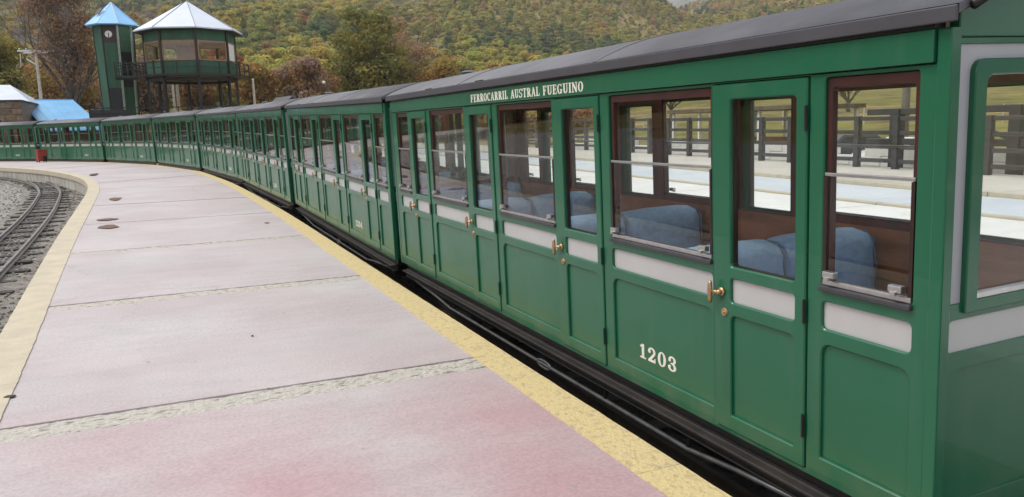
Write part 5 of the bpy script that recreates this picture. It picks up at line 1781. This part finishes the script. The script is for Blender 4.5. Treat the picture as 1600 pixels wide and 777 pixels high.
# ------------------------------------------------------------------ the wooded hillside (one mass of trees)
def forest_protos():
    P = []
    lm = leaf_mat('hillside_leaves', (0.1, 0.1, 0.05), instancer=True, spread=0.14)
    for k, (h, w, style, n, leaf) in enumerate(((10, 8.6, 'round', 2000, 0.42), (11.5, 7.2, 'round', 1800, 0.40), (9.5, 9.4, 'round', 2000, 0.40), (10, 7.8, 'twig', 1500, 0.20), (3.2, 4.6, 'bush', 800, 0.26))):
        g = np.random.default_rng(70 + k)
        if style == 'tier': L = tier_lobes(h, w, 7, g)
        elif style == 'bush': L = round_lobes(h, w, 8, g, base=0.1, flat=0.7)
        else: L = round_lobes(h, w, 13, g, base=0.18)
        C, Nn = crown_points(L, n, g, 0.82 if style != 'twig' else 0.1, 0.20)
        me = quads_mesh('hill_crown', C, Nn, leaf * g.uniform(0.6, 1.4, len(C)), k)
        me.materials.append(lm)
        tb = MB(); pr = random.Random(k)
        if style != 'bush':
            tb.tube([(0, 0, -0.6), (0.1, 0, h * 0.3), (0, 0.1, h * 0.75)], [0.22, 0.17, 0.05], 5, caps=False)
            for q in range(14 if style == 'twig' else 4):
                a = pr.uniform(0, 6.28)
                z = h * pr.uniform(0.25, 0.6)
                tb.tube([(0, 0, z), (math.cos(a) * w * .2, math.sin(a) * w * .2, z + h * .2), (math.cos(a) * w * .38, math.sin(a) * w * .38, z + h * .38)], [0.09, 0.06, 0.02], 3, caps=False)
            tm = tb.mesh('hill_trunk')
            bm = bmesh.new(); bm.from_mesh(me); n0 = len(bm.faces); bm.from_mesh(tm)
            bm.faces.ensure_lookup_table()
            for f in bm.faces[n0:]: f.material_index = 1
            bm.to_mesh(me); bm.free()
            me.materials.append(bpy.data.materials.get('pale_hill_bark') or mat('pale_hill_bark', (0.16, 0.145, 0.125), 0.9))
        P.append(bpy.data.objects.new('hill_tree_shape', me))
    return P
PROTOS = forest_protos()

def scatter(name, lab, pts, kind='stuff'):
    """pts: list of (x,y,z,scale,rot,shape,colour)"""
    n = len(pts)
    me = bpy.data.meshes.new(name)
    me.vertices.add(n)
    me.vertices.foreach_set('co', np.array([p[:3] for p in pts], dtype=np.float32).reshape(-1))
    def attr(nm, tp, key, arr):
        a = me.attributes.new(nm, tp, 'POINT'); a.data.foreach_set(key, arr)
    attr('tree_scale', 'FLOAT', 'value', np.array([p[3] for p in pts], dtype=np.float32))
    attr('tree_rot', 'FLOAT', 'value', np.array([p[4] for p in pts], dtype=np.float32))
    attr('shape', 'INT', 'value', np.array([p[5] for p in pts], dtype=np.int32))
    attr('tint', 'FLOAT_COLOR', 'color', np.array([(*p[6], 1) for p in pts], dtype=np.float32).reshape(-1))
    me.update()
    o = obj(name, me)
    ng = bpy.data.node_groups.new(name, 'GeometryNodeTree')
    ng.interface.new_socket('Geometry', in_out='INPUT', socket_type='NodeSocketGeometry')
    ng.interface.new_socket('Geometry', in_out='OUTPUT', socket_type='NodeSocketGeometry')
    N, L = ng.nodes, ng.links
    gi, go, jn = N.new('NodeGroupInput'), N.new('NodeGroupOutput'), N.new('GeometryNodeJoinGeometry')
    def named(nm, tp):
        a = N.new('GeometryNodeInputNamedAttribute'); a.data_type = tp; a.inputs['Name'].default_value = nm; return a.outputs['Attribute']
    sc, rt, shp = named('tree_scale', 'FLOAT'), named('tree_rot', 'FLOAT'), named('shape', 'INT')
    cv = N.new('ShaderNodeCombineXYZ'); L.new(rt, cv.inputs['Z'])
    for k, p in enumerate(PROTOS):
        cmp_ = N.new('FunctionNodeCompare'); cmp_.data_type = 'INT'; cmp_.operation = 'EQUAL'
        ia = [s_ for s_ in cmp_.inputs if s_.type == 'INT']
        L.new(shp, ia[0]); ia[1].default_value = k
        oi = N.new('GeometryNodeObjectInfo'); oi.inputs['Object'].default_value = p; oi.inputs['As Instance'].default_value = True
        ip = N.new('GeometryNodeInstanceOnPoints')
        L.new(gi.outputs[0], ip.inputs['Points']); L.new(cmp_.outputs['Result'], ip.inputs['Selection'])
        L.new(oi.outputs['Geometry'], ip.inputs['Instance']); L.new(cv.outputs['Vector'], ip.inputs['Rotation']); L.new(sc, ip.inputs['Scale'])
        L.new(ip.outputs['Instances'], jn.inputs['Geometry'])
    L.new(jn.outputs['Geometry'], go.inputs[0])
    md = o.modifiers.new('scatter', 'NODES'); md.node_group = ng
    return tag(o, lab, 'woodland', kind=kind)

PAL = {'dark': (0.155, 0.195, 0.095), 'olive': (0.310, 0.305, 0.105), 'yellow': (0.430, 0.375, 0.115), 'rust': (0.400, 0.270, 0.130), 'gold': (0.490, 0.365, 0.155), 'grey': (0.310, 0.275, 0.240), 'pale': (0.330, 0.310, 0.180)}
def jit(c, g, k=0.15):
    f = 1.12 + g.uniform(-k, k)
    return tuple(max(0.004, v * f * (1 + g.uniform(-0.10, 0.10))) for v in c)
g = random.Random(21)
pts, scrub = [], []
named_xy = [(21.6, 86, 8), (-6.6, 81, 5), (9.4, 83, 4), (13.6, 82, 4), (29, 85, 5), (31.5, 80, 5), (-13.2, 85.5, 6), (-2.1, 63, 6), (2.7, 60, 6), (33, 112, 5), (8.1, 104, 4)]
tries = 0
d = 100.0
while d < 1130:
    step = 5.0 + d * 0.0024
    AZ0, AZ1 = (-75, 75) if d < 420 else (-32, 64)
    n_ = int(d * R(AZ1 - AZ0) / step)
    for k in range(n_):
        az = AZ0 + (AZ1 - AZ0) * (k + g.uniform(-0.45, 0.45)) / n_
        dd = d + g.uniform(-0.45, 0.45) * step
        x, y = dd * math.sin(R(az)), dd * math.cos(R(az))
        if az > 32 and dd < 165 + 14 * mnoise.noise(Vector((x * 0.02, y * 0.02, 0))): continue
        if any((x - a) ** 2 + (y - b) ** 2 < c * c for a, b, c in named_xy): continue
        nn = mnoise.noise(Vector((x * 0.0070, y * 0.0070, 0.5)))
        n2 = mnoise.noise(Vector((x * 0.024, y * 0.024, 4.5)))
        # clearing of pale scrub in the hollow between the hills
        clear = abs(az - (17.5 + 0.005 * (dd - 250))) < 2.6 + 1.6 * n2 and 105 < dd < 420
        if clear and g.random() < 0.80:
            if True:
                scrub.append((x, y, terrain(x, y) - 0.1, g.uniform(0.4, 0.9), g.uniform(0, 6.28), 4, jit(PAL['pale'] if g.random() < 0.6 else PAL['gold'], g)))
            continue
        u_ = g.random()
        if az < 2.0 + 3 * n2 and dd < 520:
            key = 'grey' if u_ < 0.42 + 0.3 * nn else ('rust' if u_ < 0.72 else ('olive' if u_ < 0.9 else 'yellow'))
        elif az > 18 and dd > 600 + 160 * nn and nn + 0.5 * n2 > -0.22:
            key = 'gold' if u_ < 0.55 else ('yellow' if u_ < 0.80 else ('rust' if u_ < 0.92 else 'olive'))
        elif nn + 0.6 * n2 < -0.12:
            key = 'dark' if u_ < 0.82 else 'olive'
        elif nn + 0.6 * n2 > 0.22:
            key = 'yellow' if u_ < 0.62 else ('olive' if u_ < 0.93 else 'rust')
        else:
            key = 'olive' if u_ < 0.72 else ('yellow' if u_ < 0.88 else ('dark' if u_ < 0.96 else 'rust'))
        shape = 3 if key == 'grey' else (g.choice((0, 0, 1, 2)))
        sc_ = g.uniform(0.6, 1.0) * (0.9 if dd < 150 else 1.0) * (1.0 - 0.30 * smooth01((az - 17) / 8))
        pts.append((x, y, terrain(x, y) - 0.3, sc_, g.uniform(0, 6.28), shape, jit(PAL[key], g)))
        if g.random() < 0.25:
            x2, y2 = x + g.uniform(-3, 3), y + g.uniform(-3, 3)
            scrub.append((x2, y2, terrain(x2, y2) - 0.1, g.uniform(0.5, 1.0), g.uniform(0, 6.28), 4, jit(PAL[g.choice(('olive', 'yellow', 'rust'))], g)))
    d += step * 0.95
# low rusty scrub along the foot of the hill
for _ in range(900):
    az = g.uniform(-40, 30); dd = g.uniform(72, 100)
    x, y = dd * math.sin(R(az)), dd * math.cos(R(az))
    scrub.append((x, y, terrain(x, y) - 0.1, g.uniform(0.45, 1.0), g.uniform(0, 6.28), 4, jit(PAL[g.choice(('rust', 'rust', 'yellow', 'olive', 'grey'))], g)))
scatter('hillside_forest', 'mixed autumn woodland covering the hillside behind the train', pts)
scatter('hillside_scrub', 'low rusty and pale scrub on the foot of the hill and its clearing', scrub)

# ------------------------------------------------------------------ stall with a blue canopy on the far platform, beside the train's end
st_ = tag(empty('market_stall', (11.6, -4.6, 0), (0, 0, R(-35))), 'open stall with a blue canvas canopy on the far platform, mirrored in the end window', 'stall')
cm_ = MB().add([(-3, -1.2, 1.95), (3, -1.2, 1.95), (3, 1.4, 2.75), (-3, 1.4, 2.75), (-3, -1.2, 1.93), (3, -1.2, 1.93), (3, 1.4, 2.73), (-3, 1.4, 2.73)],
               [(0, 1, 2, 3), (7, 6, 5, 4), (0, 4, 5, 1), (1, 5, 6, 2), (2, 6, 7, 3), (3, 7, 4, 0)])
M['canopy'] = mat('blue_canvas', (0.02, 0.09, 0.50), 0.7, noise=5, var=0.1)
co_ = cm_.build('canopy', M['canopy'], st_)
MB().box(-3, 3, -1.215, -1.205, 1.62, 1.94).build('valance', M['canopy'], co_)
for x in (-2.9, 2.9):
    for y, z in ((-1.15, 1.93), (1.35, 2.70)):
        MB().tube([(x, y, 0), (x, y, z)], 0.03, 8).build('post', M['white_paint'], st_)
MB().cham(-2.8, 2.8, -0.9, -0.3, 0.75, 0.82, 0.01).build('counter', M['tan_wood'], st_)
MB().box(-2.7, 2.7, -0.85, -0.8, 0.0, 0.75).build('counter_front', M['wood_brown'], st_)

# ------------------------------------------------------------------ thin valley haze
hz = MB().box(-1600, 2600, -400, 3200, -60, 520).build('haze', None)
hm = bpy.data.materials.new('valley_haze')
hm.use_nodes = True
hn = hm.node_tree.nodes
hn.clear()
ho = hn.new('ShaderNodeOutputMaterial')
hv = hn.new('ShaderNodeVolumePrincipled')
hv.inputs['Color'].default_value = (0.92, 0.92, 0.90, 1)
hv.inputs['Density'].default_value = 0.00026
hv.inputs['Anisotropy'].default_value = 0.0
hm.node_tree.links.new(hv.outputs['Volume'], ho.inputs['Volume'])
hz.data.materials.append(hm)
tag(hz, 'thin pale haze in the valley air', kind='stuff')
